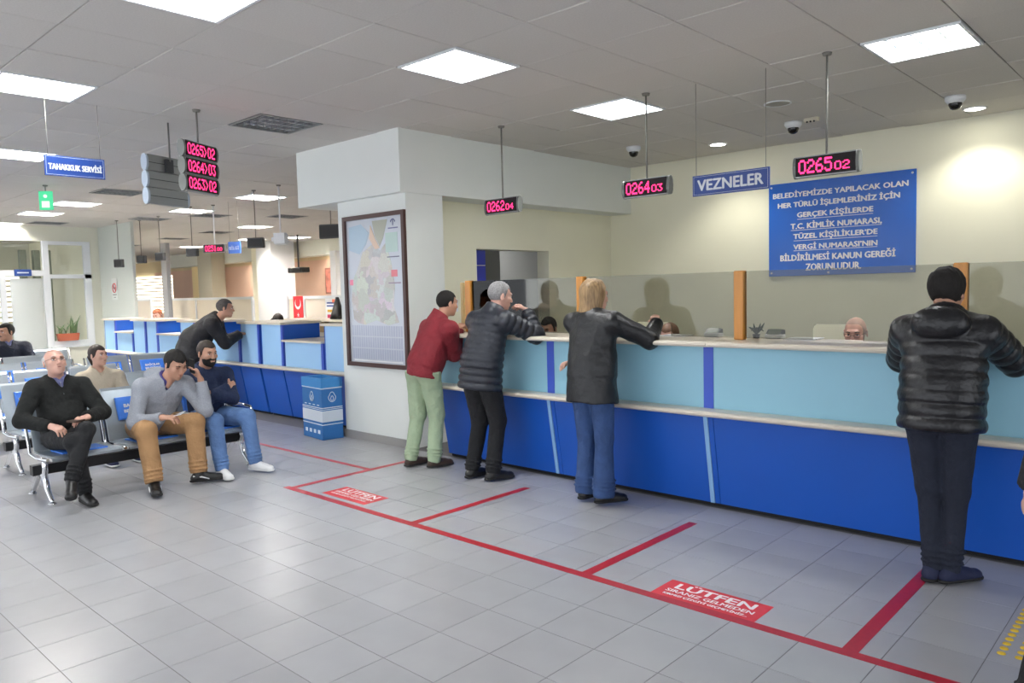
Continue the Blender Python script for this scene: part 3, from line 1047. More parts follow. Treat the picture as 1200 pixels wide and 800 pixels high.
structure(MB().box(-7.25, -6.07, 5.0, 5.5, 0, 2.63).build('wall_column', m_colm))
structure(MB().box(-7.92, -6.05, 4.92, 9.0, 2.62, CEIL + 0.1).build('wall_bulkhead', m_colm))
structure(MB().box(-7.26, -6.06, 4.985, 5.0, 0, 0.085).build('baseboard_column', m_base))

t = thing('ceiling_light', 'added unseen lamp on the ceiling of the small room behind the doorway', 'ceiling light', (-7.1, 8.0, 2.5), 0, 'recessed louvred ceiling lights')  # lamp added out of view to brighten the inner room
MB().box(-0.3, 0.3, -0.3, 0.3, -0.03, 0.0).build('housing', m_white, t); MB().box(-0.27, 0.27, -0.27, 0.27, -0.034, -0.03).build('tube', emat('added_room_glow', (1, 0.98, 0.94, 1), 5.0), t)
# ------------------------------------------------------------------ far hall walls
structure(MB().box(-46, -9.2, 14.6, 14.75, 0, CEIL + 0.1).build('wall_far', m_beige))
structure(MB().box(-9.3, -9.15, 9.2, 14.6, 0, CEIL + 0.1).build('wall_far_right', m_pink))
structure(MB().box(-46, -45.8, -3, 14.6, 0, CEIL + 0.1).build('wall_left_end', m_beige))
structure(MB().box(on_y(390, 340, 14.5)[0] - 14, on_y(420, 340, 14.5)[0], 14.5, 14.6, 0, 2.75).build('trim_pink_panel', m_pink))
structure(MB().box(-31, -9.3, 13.0, 13.5, 2.78, CEIL + 0.1).build('wall_beam', m_hall))
# wall with the planter window, glazed door to its left
WX = -18.9
mb = MB()
mb.box(WX - 0.2, WX, 6.22, 6.75, 0, CEIL); mb.box(WX - 0.2, WX, 5.42, 6.22, 0, 0.62); mb.box(WX - 0.2, WX, 3.0, 6.22, 2.92, CEIL); mb.box(WX - 0.2, WX, -1, 3.6, 0, CEIL)
structure(mb.build('wall_left', m_hall))
structure(MB().box(WX, -17.0, 6.5, 6.56, 0, CEIL).build('wall_pillar', mat('grey_green_pillar_paint', (196, 202, 196), 0.75)))
wn = structure(MB().box(WX - 0.06, WX + 0.03, 5.34, 5.46, 0, 2.92).build('window_1', m_frame))
for (y0, y1, z0, z1) in ((5.46, 6.3, 2.84, 2.92), (5.46, 6.3, 2.10, 2.19), (5.46, 6.3, 0.60, 0.72), (6.16, 6.30, 0.72, 2.84)):
    MB().box(WX - 0.05, WX + 0.04, y0, y1, z0, z1).build('window_frame', m_frame, wn)
MB().box(WX - 0.012, WX - 0.006, 5.46, 6.16, 0.72, 2.10).build('pane', m_clear, wn)
MB().box(WX - 0.012, WX - 0.006, 5.46, 6.16, 2.19, 2.84).build('pane', m_clear, wn)
MB().box(WX - 0.05, WX + 0.08, 5.40, 6.32, 0.57, 0.60).build('sill', m_frame, wn)
dr = structure(MB().box(WX - 0.05, WX + 0.03, 4.40, 5.34, 2.16, 2.28).build('door_1', m_frame))
MB().box(WX - 0.05, WX + 0.03, 4.52, 4.62, 0, 2.16).build('door_frame', m_frame, dr)
MB().box(WX - 0.05, WX + 0.03, 3.6, 3.68, 0, 2.92).build('door_frame', m_frame, dr)
MB().box(WX - 0.012, WX - 0.006, 3.68, 5.34, 2.28, 2.92).build('transom_pane', m_clear, dr)
MB().box(WX - 0.012, WX - 0.006, 4.62, 5.34, 0.05, 2.16).build('door_pane', m_clear, dr)
MB().box(WX - 0.012, WX - 0.006, 3.68, 4.52, 0.05, 2.16).build('door_pane', m_clear, dr)
a = on_x(17, 316, WX); b = on_x(35, 323, WX)
t = thing('door_sign', 'small blue name sign over the glazed door at far left', 'sign', (WX + 0.035, (a[1] + b[1]) / 2, (a[2] + b[2]) / 2))
MB().box(0, 0.02, -0.16, 0.16, -0.07, 0.07).build('board', m_navy, t)
MB().box(0.02, 0.022, -0.11, 0.11, -0.012, 0.012).build('lettering', m_silver, t)
# room beyond the glazing
structure(MB().box(-25.2, -25, -1, 6.9, 0, CEIL).build('wall_office_back', m_hall))
structure(MB().box(-25, WX - 0.2, 6.75, 6.9, 0, CEIL).build('wall_office_side', m_wall))
m_day = emat('daylit_blind', (1.0, 0.95, 0.86, 1), 1.6)
m_slat = mat('cream_blind_slat', (240, 226, 196), 0.7)
t = structure(MB().box(-24.99, -24.95, 5.0, 6.5, 1.0, 2.3).build('window_2', m_day))
for k in range(9):
    MB().box(-24.94, -24.90, 5.0, 6.5, 1.0 + k * 0.145, 1.0 + k * 0.145 + 0.06).build('blind_slat', m_slat, t)
t = thing('notice_board', 'tall white board behind the glazed door at far left', 'board', (-20.6, 5.55, 0))
MB().box(-0.02, 0.02, -0.42, 0.42, 0.4, 2.15).build('panel', mat('bright_white_board', (244, 246, 250), 0.5), t)
MB().tube([(0, -0.4, 0), (0, -0.4, 0.4)], 0.015, 6).build('leg', m_grey, t); MB().tube([(0, 0.4, 0), (0, 0.4, 0.4)], 0.015, 6).build('leg', m_grey, t)
for k, yy in enumerate((5.7, 6.0, 6.25)):
    o = MB().bbox(-22.2, -22.0, yy - 0.07 + 0.1, yy + 0.07 + 0.1, 0, 2.9, 0.01).build('curtain', mat('grey_green_curtain', (158, 164, 150), 0.9), None)
    tag(o, ('leftmost', 'middle', 'rightmost')[k] + ' vertical grey-green curtain strip behind the planter window', 'curtain', 'curtain strips behind the planter window')
# planter in the window
t = thing('planter', 'terracotta trough of green succulents on the window sill', 'plant', (WX + 0.03, 5.73, 0.72))
MB().prism([(-0.22, 0.16), (0.22, 0.16), (0.19, 0), (-0.19, 0)], 'x', -0.02, 0.12).build('trough', mat('terracotta', (170, 92, 66), 0.8), t)
gm = mat('dull_green_leaf', (98, 124, 84), 0.6)
for k in range(22):
    a_ = random.uniform(-0.18, 0.18); h_ = random.uniform(0.16, 0.46) if a_ > 0 else random.uniform(0.12, 0.28)
    dx = random.uniform(-0.03, 0.05); dy = random.uniform(-0.14, 0.14)
    MB().tube([(0.05, a_, 0.15), (0.05 + dx * 0.5, a_ + dy * 0.3, 0.15 + h_ * 0.6), (0.05 + dx, a_ + dy, 0.15 + h_)], [0.012, 0.014, 0.003], 5).build('leaf', gm, t)

# ------------------------------------------------------------------ things of the far hall
def post(name, label, cat, x0, x1, Y, m, z1=CEIL, dep=0.3, kind=None):
    a_ = on_y(x0, 340, Y)[0]; b_ = on_y(x1, 340, Y)[0]
    o_ = MB().box(a_, b_, Y, Y + dep, 0, z1).build(name, m)
    if kind: return structure(o_)
    return tag(o_, label, cat)
post('pipe', 'slim grey vertical post rising from the far counter to the ceiling', 'post', 190.5, 196.5, 9.8, mat('grey_post', (150, 152, 158), 0.5), CEIL, 0.12)
post('wall_square_column', '', '', 302, 319, 12.0, m_white, CEIL, 0.8, 'structure')
post('wall_cream_column', '', '', 296.5, 302, 12.4, m_wall, CEIL, 0.4, 'structure')
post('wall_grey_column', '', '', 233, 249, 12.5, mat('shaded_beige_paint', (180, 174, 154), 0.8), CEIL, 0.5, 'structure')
post('wall_sunny_column', '', '', 226, 233, 13.4, mat('sunlit_cream_tone', (250, 226, 170), 0.8), CEIL, 0.4, 'structure')  # sunlight on this column is put into its cream colour
post('trim_white_post', '', '', 388, 394.5, 12.2, m_white, 2.8, 0.2, 'structure')
# window with glowing blinds
a = on_y(150, 326, 14.55); b = on_y(206, 372, 14.55)
t = structure(MB().box(a[0], b[0], 14.5, 14.56, 0.9, a[2]).build('window_3', emat('sunlit_blind', (1.0, 0.93, 0.76, 1), 2.2)))
nb = 12
for k in range(nb):
    z = 0.9 + (a[2] - 0.9) * k / nb
    MB().box(a[0], b[0], 14.44, 14.49, z, z + 0.05).build('blind_slat', m_slat, t)
# partitions
def partition(label, xs, ytop, Y, z0=0.0, glass=True):
    X = [on_y(x, 348, Y)[0] for x in xs]
    zt = on_y((xs[0] + xs[-1]) / 2, ytop, Y)[2]
    t_ = thing('office_partition', label, 'partition', (X[0], Y, 0))
    L_ = X[-1] - X[0]
    MB().box(0, L_, -0.03, 0.03, zt - 0.07, zt).build('top_rail', m_frame, t_)
    for x in X:
        MB().box(x - X[0] - 0.035, x - X[0] + 0.035, -0.032, 0.032, 0, zt - 0.07).build('upright', m_frame, t_)
    for i in range(len(X) - 1):
        MB().box(X[i] - X[0] + 0.035, X[i + 1] - X[0] - 0.035, -0.008, 0.008, 0.9, zt - 0.07).build('frosted_panel', mat('frosted_panel', (222, 212, 196), 0.5), t_)
        MB().box(X[i] - X[0] + 0.035, X[i + 1] - X[0] - 0.035, -0.01, 0.01, 0.0, 0.9).build('lower_panel', m_white, t_)
    return t_
partition('long white framed partition with frosted panels behind the leaning man', (197, 230, 296), 348.5, 10.4)
partition('white framed partition behind the flag and the poster', (338, 357, 400), 346.5, 10.4)
partition('small white framed door panel in front of the glowing window', (159, 177), 350, 10.6)
a = on_y(320, 345, 9.9); b = on_y(338, 376, 9.9)
t = thing('white_board', 'blank white panel standing left of the red flag', 'board', ((a[0] + b[0]) / 2, 9.9, 0))
MB().box((a[0] - b[0]) / 2, (b[0] - a[0]) / 2, -0.02, 0.02, 0.85, a[2]).build('panel', mat('bright_white_board', (244, 246, 250), 0.5), t)
MB().box((a[0] - b[0]) / 2 + 0.02, (b[0] - a[0]) / 2 - 0.02, -0.015, 0.015, 0, 0.85).build('lower_panel', m_grey, t)
# flag
a = on_y(343, 347, 10.35); b = on_y(355.5, 376, 10.35)
FWid = b[0] - a[0]; FH = a[2] - b[2]
t = thing('flag', 'upright red flag with white crescent and star', 'flag', ((a[0] + b[0]) / 2, 10.355, (a[2] + b[2]) / 2))
MB().box(-FWid / 2, FWid / 2, 0, 0.01, -FH / 2, FH / 2).build('cloth', mat('flag_red', (200, 40, 48), 0.7), t)
def ring_poly(r, R_, off, n=20):
    vs = []; fs = []
    for i in range(n + 1):
        a_ = math.radians(38 + (322 - 38) * i / n)
        vs.append((R_ * math.cos(a_), R_ * math.sin(a_)))
        # inner circle point along the same parameter
    a0 = math.radians(52); 
    for i in range(n + 1):
        a_ = a0 + (2 * math.pi - 2 * a0) * i / n
        vs.append((off + r * math.cos(a_), r * math.sin(a_)))
    for i in range(n):
        fs.append((i, i + 1, n + 2 + i, n + 1 + i))
    return vs, fs
v2, f2 = ring_poly(0.112, 0.14, 0.035)
MB().add([(y_, -0.004, -x_ + 0.12) for (x_, y_) in [(-p[0], p[1]) for p in v2]], f2).build('crescent', m_letter, t)
st = []
for i in range(10):
    r_ = 0.06 if i % 2 == 0 else 0.024
    st.append((r_ * math.sin(i * math.pi / 5), r_ * math.cos(i * math.pi / 5) - 0.16))
MB().prism(st, 'y', -0.006, -0.001).build('star', m_letter, t)
# poster, monitor, carton, paper pile, projector, framed picture
a = on_y(381, 350, 9.0); b = on_y(397, 379, 9.0)
t = thing('poster', 'white poster with blue, orange and red print beside the map column', 'poster', ((a[0] + b[0]) / 2, 9.0, (a[2] + b[2]) / 2))
pw = b[0] - a[0]; ph = a[2] - b[2]
MB().box(-pw / 2, pw / 2, 0, 0.015, -ph / 2, ph / 2).build('sheet', m_white, t)
for (u0, u1, v0, v1, c) in ((-.38, .3, .30, .36, (60, 80, 150)), (-.38, .36, .18, .24, (60, 80, 150)), (-.34, .2, -.04, .06, (230, 180, 60)), (-.36, -.05, -.34, -.14, (214, 70, 110)), (.05, .45, .32, .48, (230, 120, 90)), (.1, .35, -.3, -.2, (120, 170, 150))):
    MB().box(pw * u0, pw * u1, -0.002, 0, ph * v0, ph * v1).build('print', mat('print_%d_%d' % (c[0], c[1]), c, 0.6), t)
a = on_y(396, 372, 8.6)
t = thing('desk_lamp', 'black cone shaped desk item beside the poster', 'lamp', (a[0], 8.6, 1.13))
MB().lathe([(0.0, 0.42), (0.03, 0.42), (0.12, 0.12), (0.16, 0.0), (0.0, 0.0)], n=16).build('shade', m_black, t)
a = on_y(365, 376, 8.8); b = on_y(381, 388, 8.8)
t = thing('carton', 'brown cardboard carton on the desk behind the far counter', 'box', ((a[0] + b[0]) / 2, 8.8, b[2] - 0.02))
MB().box((a[0] - b[0]) / 2, (b[0] - a[0]) / 2, 0, 0.3, 0, a[2] - b[2]).build('box_body', mat('brown_cardboard', (188, 162, 120), 0.85), t)
MB().box((a[0] - b[0]) / 2, (b[0] - a[0]) / 2, 0.13, 0.16, a[2] - b[2], a[2] - b[2] + 0.003).build('tape', m_top, t)
t2 = thing('paper_pile', 'heap of white papers lying on the brown carton', 'papers', ((a[0] + b[0]) / 2, 8.85, a[2] - 0.02 + 0.003))
for k in range(6):
    MB().box(-0.17 + 0.01 * k, 0.17 + 0.01 * (k % 3), 0.0, 0.22, 0.012 * k, 0.012 * k + 0.009).build('sheet', m_white, t2)
structure(MB().box(-14.5, -8.6, 8.4, 9.3, 1.08, 1.12).build('trim_back_desk', m_top))
structure(MB().box(-14.4, -8.7, 8.9, 9.2, 0, 1.08).build('trim_back_desk_base', m_hall))
a = on_y(350, 315, 11.5)
t = thing('projector', 'black ceiling projector hanging in the far office', 'projector', (a[0], 11.5, a[2]))
MB().bbox(-0.32, 0.32, -0.15, 0.15, -0.10, 0.04, 0.015).build('casing', m_black, t)
MB().tube([(0, 0, 0.04), (0, 0, CEIL - a[2])], 0.025, 8).build('mount_rod', m_dgrey, t)
MB().tube([(-0.12, -0.17, -0.03), (-0.12, -0.14, -0.03)], 0.05, 14).build('lens', m_dgrey, t)
a = on_y(376, 314, 14.3); b = on_y(389, 344, 14.3)
t = thing('wall_picture', 'tall pink and white framed picture on the far salmon wall', 'picture', ((a[0] + b[0]) / 2, 14.45, (a[2] + b[2]) / 2))
pw = b[0] - a[0]; ph = a[2] - b[2]
m_pic = mat('mottled_pink_print', (196, 120, 104), 0.5, noise=0.6, nscale=5)
MB().box(-pw / 2, pw / 2, 0, 0.04, -ph / 2, ph / 2).build('picture_frame', mat('brown_frame', (140, 92, 76), 0.5), t)
MB().box(-pw / 2 + 0.05, pw / 2 - 0.05, -0.01, 0, -ph / 2 + 0.05, ph / 2 - 0.05).build('print', m_pic, t)

# ------------------------------------------------------------------ main counter
YB = 5.0
bays = [(-5.52, -4.08), (-4.08, -2.62), (-2.62, -1.16), (-1.16, 0.30), (0.30, 1.76)]
blab = ['counter bay at the left end, behind the red jacket and the long dark puffer coat',
        'counter bay in front of which the blonde woman stands',
        'counter bay left of the young man, fully in view with a slim ice blue upright',
        'counter bay behind the young man in black at right',
        'counter bay running out of the picture at the right edge']
for (x0, x1), lb in zip(bays, blab):
    t = thing('counter_unit', lb, 'counter', (x0, YB, 0), 0, 'bays of the cash desk')
    L_ = x1 - x0
    MB().box(0.0, L_ - 0.075, -0.10, -0.08, 0.74, 1.185).build('upper_panel', m_lblue, t)
    MB().box(L_ - 0.075, L_, -0.105, -0.08, 0.74, 1.185).build('divider_strip', m_strip, t)
    MB().prism([(-0.12, 0.70), (-0.09, 0.70), (0.02, 0.035), (-0.01, 0.035)], 'x', 0.004, L_ - 0.074).build('lower_panel', m_blue, t)
    MB().prism([(-0.127, 0.70), (-0.09, 0.70), (0.02, 0.035), (-0.017, 0.035)], 'x', L_ - 0.072, L_ - 0.040).build('upright', m_sky, t)
    MB().prism([(-0.12, 0.70), (-0.09, 0.70), (0.02, 0.035), (-0.01, 0.035)], 'x', L_ - 0.038, L_ - 0.0).build('side_strip', m_blue, t)
    MB().box(0, L_, 0.03, 0.05, 0, 0.07).build('kickboard', m_dkick, t)
    MB().box(0, L_, 0.02, 0.04, 0.07, 1.185).build('backing_board', m_blue, t)
o = MB()
o.prism([(-0.23, 0.700), (-0.25, 0.71), (-0.255, 0.722), (-0.25, 0.735), (-0.23, 0.742), (-0.09, 0.742), (-0.09, 0.700)], 'x', -0.0, 7.28)
tag(o.build('counter_ledge', m_top, None, (-5.52, YB, 0)), 'narrow cream ledge running along the cash desk at thigh height', 'ledge')
o = MB()
o.prism([(-0.23, 1.188), (-0.25, 1.195), (-0.255, 1.206), (-0.25, 1.217), (-0.23, 1.224), (0.32, 1.224), (0.32, 1.188)], 'x', -0.02, 2.92)
o.prism([(-0.23, 1.188), (-0.25, 1.195), (-0.255, 1.206), (-0.25, 1.217), (-0.23, 1.224), (0.32, 1.224), (0.32, 1.188)], 'x', 2.925, 7.28)
tag(o.build('worktop', m_top, None, (-5.52, YB, 0)), 'long cream worktop of the cash desk with rounded front edge', 'worktop')
t = thing('glass_screen', 'smoked glass screen with orange wooden posts on the cash desk', 'screen', (-5.25, 5.07, 1.224))
PX = [0.0, 1.34, 2.75, 4.13, 5.5]
for x in PX:
    MB().bbox(x - 0.037, x + 0.037, -0.03, 0.03, 0, 0.487, 0.006).build('post', m_wood, t)
for i in range(len(PX) - 1):
    hx = (0.65, 2.03, 3.425, 4.82)[i]
    hp = [(hx - 0.16, 0.012), (hx - 0.16, 0.085), (hx - 0.152, 0.105), (hx - 0.135, 0.118), (hx + 0.135, 0.118), (hx + 0.152, 0.105), (hx + 0.16, 0.085), (hx + 0.16, 0.012)]
    MB().prism([(PX[i] + 0.037, 0.012)] + hp + [(PX[i + 1] - 0.037, 0.012), (PX[i + 1] - 0.037, 0.482), (PX[i] + 0.037, 0.482)], 'y', -0.003, 0.003).build('pane', m_glass, t)
MB().bbox(-0.11, -0.075, -0.02, 0.02, 0, 0.47, 0.004).build('end_post', mat('pale_wood', (196, 172, 120), 0.5), t)

# things on the counter behind the glass
def pay_display(x, lb):
    t_ = thing('customer_display', lb, 'device', (x, 5.24, 1.224), 0, 'customer displays behind the glass')
    MB().bbox(-0.065, 0.065, -0.035, 0.035, 0, 0.035, 0.008).build('base', m_white, t_)
    MB().prism([(-0.03, 0.03), (0.02, 0.065), (0.035, 0.055), (0.035, 0.03)], 'x', -0.06, 0.06).build('casing', m_dgrey, t_)
    MB().prism([(-0.032, 0.032), (0.016, 0.066), (0.015, 0.068), (-0.034, 0.034)], 'x', -0.045, 0.045).build('window', mat('green_lcd', (90, 100, 70), 0.3), t_)
pay_display(-2.80, 'small dark customer display on a white base left of the middle wooden post')
pay_display(-2.32, 'small dark customer display between the little plant and the office chair')
t = thing('pot_plant', 'little dark green plant behind the glass right of the middle post', 'plant', (-2.46, 5.24, 1.224))
MB().lathe([(0, 0), (0.022, 0), (0.028, 0.03), (0.0, 0.028)], n=12).build('pot', m_dgrey, t)
for k in range(11):
    a_ = k * 2.4; r_ = 0.055
    MB().tube([(0, 0, 0.025), (0.6 * r_ * math.cos(a_), 0.6 * r_ * math.sin(a_), 0.07), (r_ * math.cos(a_), r_ * math.sin(a_), 0.05 + 0.03 * (k % 3))], [0.003, 0.010, 0.002], 5).build('leaf', mat('dark_leaf', (44, 66, 40), 0.5), t)
for (x, lb) in ((-2.12, 'loose white papers on the worktop left of the bald clerk'), (-3.12, 'loose white papers on the worktop right of the woman clerk')):
    o = MB().box(-0.11, 0.11, -0.07, 0.07, 0, 0.006).box(-0.08, 0.12, -0.05, 0.08, 0.006, 0.012).build('paper_stack', m_white, None, (x, 5.23, 1.224))
    tag(o, lb, 'papers')

# ------------------------------------------------------------------ far counter
FB = 5.3
def X2(px): return on_y(px, 400, FB - 0.08)[0]
segs = [(125, 138, 'h'), (138.5, 158, 'l'), (158.5, 173, 'h'), (174, 187, 'h'), (187.5, 213, 'l'), (213.5, 231, 'h'), (232, 247, 'h'), (247.5, 283, 'l'), (284, 306, 'h'), (308, 333.5, 'h'), (334.5, 380.5, 'l'), (382, 409, 'h')]
fl_l = {0: 'high bay at the left end of the far counter', 1: 'lower bay nearest the left end of the far counter', 2: 'high bay right of the first lower bay of the far counter',
        3: 'high bay between the slim blue strip and the second lower bay', 4: 'second lower bay of the far counter, above the man on the phone', 5: 'high bay right of the second lower bay',
        6: 'high bay of the far counter behind the leaning man', 7: 'lower bay the leaning man rests on', 8: 'high bay right of the leaning man', 9: 'high bay whose end shows a deep blue side',
        10: 'widest lower bay of the far counter, near the flag', 11: 'high bay of the far counter against the map column'}
HT, LT = 1.235, 1.02
for k, (p0, p1, kd) in enumerate(segs):
    x0, x1 = X2(p0), X2(p1)
    if k == 11: x1 = -7.26
    t = thing('counter_unit', fl_l[k], 'counter', (x0, FB, 0), 0, 'bays of the far counter')
    L_ = x1 - x0; z1 = HT if kd == 'h' else LT
    MB().box(0.02, L_ - 0.05, -0.10, -0.08, 0.70, z1).build('upper_panel', m_lblue2, t)
    MB().box(L_ - 0.05, L_, -0.105, -0.08, 0.70, z1).build('divider_strip', m_strip, t)
    MB().prism([(-0.12, 0.655), (-0.09, 0.655), (0.02, 0.035), (-0.01, 0.035)], 'x', 0.0, L_ - 0.006).build('lower_panel', m_blue, t)
    MB().box(0, L_, 0.03, 0.05, 0, 0.05).build('kickboard', m_dkick, t)
    if kd == 'h':
        MB().box(0.0, 0.02, -0.10, 0.45, 0.70, z1).build('side_panel', m_blue, t)
        MB().box(L_ - 0.02, L_, -0.08, 0.45, 0.70, z1).build('side_panel', m_blue, t)
        MB().box(-0.03, L_ + 0.02, -0.14, 0.47, z1, z1 + 0.03).build('top_board', m_top, t)
    else:
        MB().box(0, L_, -0.14, 0.42, z1, z1 + 0.025).build('top_board', m_top, t)
        MB().box(0, L_, 0.42, 0.44, z1 + 0.025, HT - 0.0 if k != 10 else z1 + 0.03).build('back_panel', m_blue, t)
xl = X2(124)
o = MB().prism([(-0.20, 0.662), (-0.215, 0.68), (-0.20, 0.698), (-0.09, 0.698), (-0.09, 0.662)], 'x', 0, -7.27 - xl).build('counter_ledge', m_top, None, (xl, FB, 0))
tag(o, 'narrow cream ledge along the far counter', 'ledge')
# ------------------------------------------------------------------ hanging displays
GL = {'0': ['01110', '10001', '10001', '10001', '10001', '10001', '01110'], '1': ['00100', '01100', '00100', '00100', '00100', '00100', '01110'],
      '2': ['01110', '10001', '00001', '00110', '01000', '10000', '11111'], '3': ['11111', '00010', '00100', '00010', '00001', '10001', '01110'],
      '4': ['00010', '00110', '01010', '10010', '11111', '00010', '00010'], '5': ['11111', '10000', '11110', '00001', '00001', '10001', '01110'],
      '6': ['00110', '01000', '10000', '11110', '10001', '10001', '01110'], '>': ['10000', '01000', '00100', '00010', '00100', '01000', '10000']}
def digits(sc, txt, w_, h_, x0, z0, y):
    for k, ch in enumerate(txt):
        dots(ch, w_ / len(txt), h_, x0 + k * w_ / len(txt), z0).build('digit', m_led, sc, (0, y, 0))
def dots(txt, w_, h_, x0, z0, thin=False):
    """dot matrix figures: lit dots in the xz plane, facing -y"""
    mb_ = MB()
    n = len(txt)
    cw = w_ / n
    for k, ch in enumerate(txt):
        g = GL[ch]
        for r_ in range(7):
            for c_ in range(5):
                if g[r_][c_] == '1':
                    cx = x0 + k * cw + (c_ + 0.5) * cw / 6.0; cz = z0 + h_ - (r_ + 0.5) * h_ / 7
                    a_ = cw / 6.0 * 0.62; b_ = h_ / 7 * 0.56
                    vs = [(cx - a_, 0, cz - b_ * 0.5), (cx - a_ * 0.5, 0, cz - b_), (cx + a_ * 0.5, 0, cz - b_), (cx + a_, 0, cz - b_ * 0.5), (cx + a_, 0, cz + b_ * 0.5), (cx + a_ * 0.5, 0, cz + b_), (cx - a_ * 0.5, 0, cz + b_), (cx - a_, 0, cz + b_ * 0.5)]
                    mb_.add(vs, [(0, 1, 2, 3, 4, 5, 6, 7)])
    return mb_
def case_outline(dep, h_, n=6):
    pts = []
    for i in range(n + 1):
        a_ = -math.pi / 2 + math.pi * i / n
        pts.append((dep / 2 * 0.2 + dep / 2 * 0.9 * math.cos(a_), h_ / 2 * math.sin(a_)))
    for i in range(n + 1):
        a_ = math.pi / 2 + math.pi * i / n
        pts.append((-dep / 2 * 0.2 + dep / 2 * 0.9 * math.cos(a_), h_ / 2 * math.sin(a_)))
    return pts
def display_case(t, W_, H_, zc, big, small, sep='', back=False, glow=True):
    D_ = 0.060
    MB().prism([(-D_ / 2, -H_ / 2 + zc), (D_ / 2, -H_ / 2 + zc), (D_ / 2, H_ / 2 + zc), (-D_ / 2, H_ / 2 + zc)], 'x', -W_ / 2 + 0.02, W_ / 2 - 0.02).build('casing', m_grey, t)
    for q in (-1, 1):
        pts = [(p[0], p[1] * 1.04 + zc) for p in case_outline(D_ * 1.15, H_)]
        a_, b_ = sorted((q * (W_ / 2 - 0.022), q * W_ / 2))
        MB().prism(pts, 'x', a_, b_).build('end_cap', mat('dark_end_cap', (112, 114, 110), 0.5) if not back else mat('pale_end_cap', (178, 190, 204), 0.4), t)
    sc = MB().box(-W_ / 2 + 0.022, W_ / 2 - 0.022, -D_ / 2 - 0.004, -D_ / 2, -H_ / 2 + zc + 0.008, H_ / 2 + zc - 0.008).build('screen', m_screen, t)
    if big:
        ww = W_ - 0.09
        if sep:
            digits(sc, big + sep + small, ww, H_ * 0.68, -ww / 2, zc - H_ * 0.34, -D_ / 2 - 0.006)
        else:
            digits(sc, big, ww * 0.66, H_ * 0.66, -ww / 2, zc - H_ * 0.33, -D_ / 2 - 0.006)
            digits(sc, small, ww * 0.30, H_ * 0.40, -ww / 2 + ww * 0.68, zc - H_ * 0.31, -D_ / 2 - 0.006)
def rod(t, z0, z1, x=0.0, y=0.0, r=0.008, m=None, plate=True):
    MB().tube([(x, y, z0), (x, y, z1)], r, 8).build('hanging_rod', m or m_cable, t)
    if plate:
        MB().lathe([(0, -0.018), (0.03, -0.018), (0.035, 0), (0, 0)], n=14).build('ceiling_plate', m_cable, t, (x, y, z1))
def led(label, x, y, z, big, small, rz=0.0, W_=0.47, H_=0.15):
    t_ = thing('queue_display', label, 'display', (x, y, z), rz, 'hanging red number displays')
    display_case(t_, W_, H_, 0, big, small)
    rod(t_, H_ / 2, CEIL - z)
    return t_
led('hanging red number display showing 0262 04, left of the cash desks', -5.34, 5.66, 2.46, '0262', '04')
led('hanging red number display showing 0264 03, left of the VEZNELER sign', -3.64, 5.66, 2.46, '0264', '03')
led('hanging red number display showing 0265 02, in front of the big blue notice', -2.12, 5.66, 2.46, '0265', '02')
t = thing('queue_display', 'triple red number display showing 0265, 0264 and 0263', 'display', (-6.62, 3.14, 2.745), math.radians(90 + 28.5 - 0), 'triple stacked displays')
t.rotation_euler[2] = math.atan2(0.88, -0.48)
for k, (a_, b_) in enumerate((('0265', '02'), ('0264', '03'), ('0263', '02'))):
    display_case(t, 0.47, 0.138, 0.145 * (1 - k), a_, b_, '>')
MB().box(-0.18, 0.18, 0.031, 0.037, -0.2, 0.2).build('back_bracket', m_cable, t)
rod(t, 0.21, CEIL - 2.745)
dx, dy = -0.36, 0.93
t = thing('queue_display', 'stack of three silver display boxes seen from behind', 'display', (-7.33, 3.15, 2.71), math.atan2(dy, dx) + math.pi, 'triple stacked displays')
for k in range(3):
    display_case(t, 0.50, 0.145, 0.152 * (1 - k), None, None, back=True)
MB().box(-0.05, 0.05, -0.068, -0.034, 0.10, 0.21).build('bracket', m_dgrey, t)
t.rotation_euler[2] = math.atan2(dy, dx) + math.pi
MB().tube([(0, 0.06, 0.18), (0, 0.06, CEIL - 2.71)], 0.008, 8).build('hanging_rod', m_cable, t)
MB().box(-0.04, 0.04, 0.030, 0.062, 0.08, 0.2).build('bracket', m_dgrey, t)
for k in range(3):
    MB().box(-0.23, 0.23, 0.0305, 0.0325, 0.152 * (1 - k) - 0.003, 0.152 * (1 - k) + 0.003).build('seam', m_dgrey, t)
# 0251 display and the small sign in the hall
p = on_y(252, 291, 6.5)
t = thing('queue_display', 'small far red number display showing 0251', 'display', tuple(p), math.radians(32), 'hanging red number displays')
p_w = 0.44
display_case(t, p_w, 0.15, 0, '0251', '00')
rod(t, 0.075, CEIL - p[2], m=m_white, r=0.012)
p = on_y(275, 290, 6.5)
t = thing('hanging_sign', 'small blue hanging sign right of display 0251', 'sign', tuple(p), math.radians(20))
MB().box(-0.13, 0.13, -0.012, 0.012, -0.10, 0.10).build('board', mat('mid_blue_board', (60, 100, 180), 0.4), t)
link('lettering', fit_text('BİLGİ', 0.21, 0.07, m_silver), t, (0, -0.014, 0), FACE_Y)
MB().tube([(-0.1, 0, 0.10), (-0.1, 0, CEIL - p[2])], 0.003, 5).build('hanging_wire', m_cable, t)
MB().tube([(0.1, 0, 0.10), (0.1, 0, CEIL - p[2])], 0.003, 5).build('hanging_wire', m_cable, t)
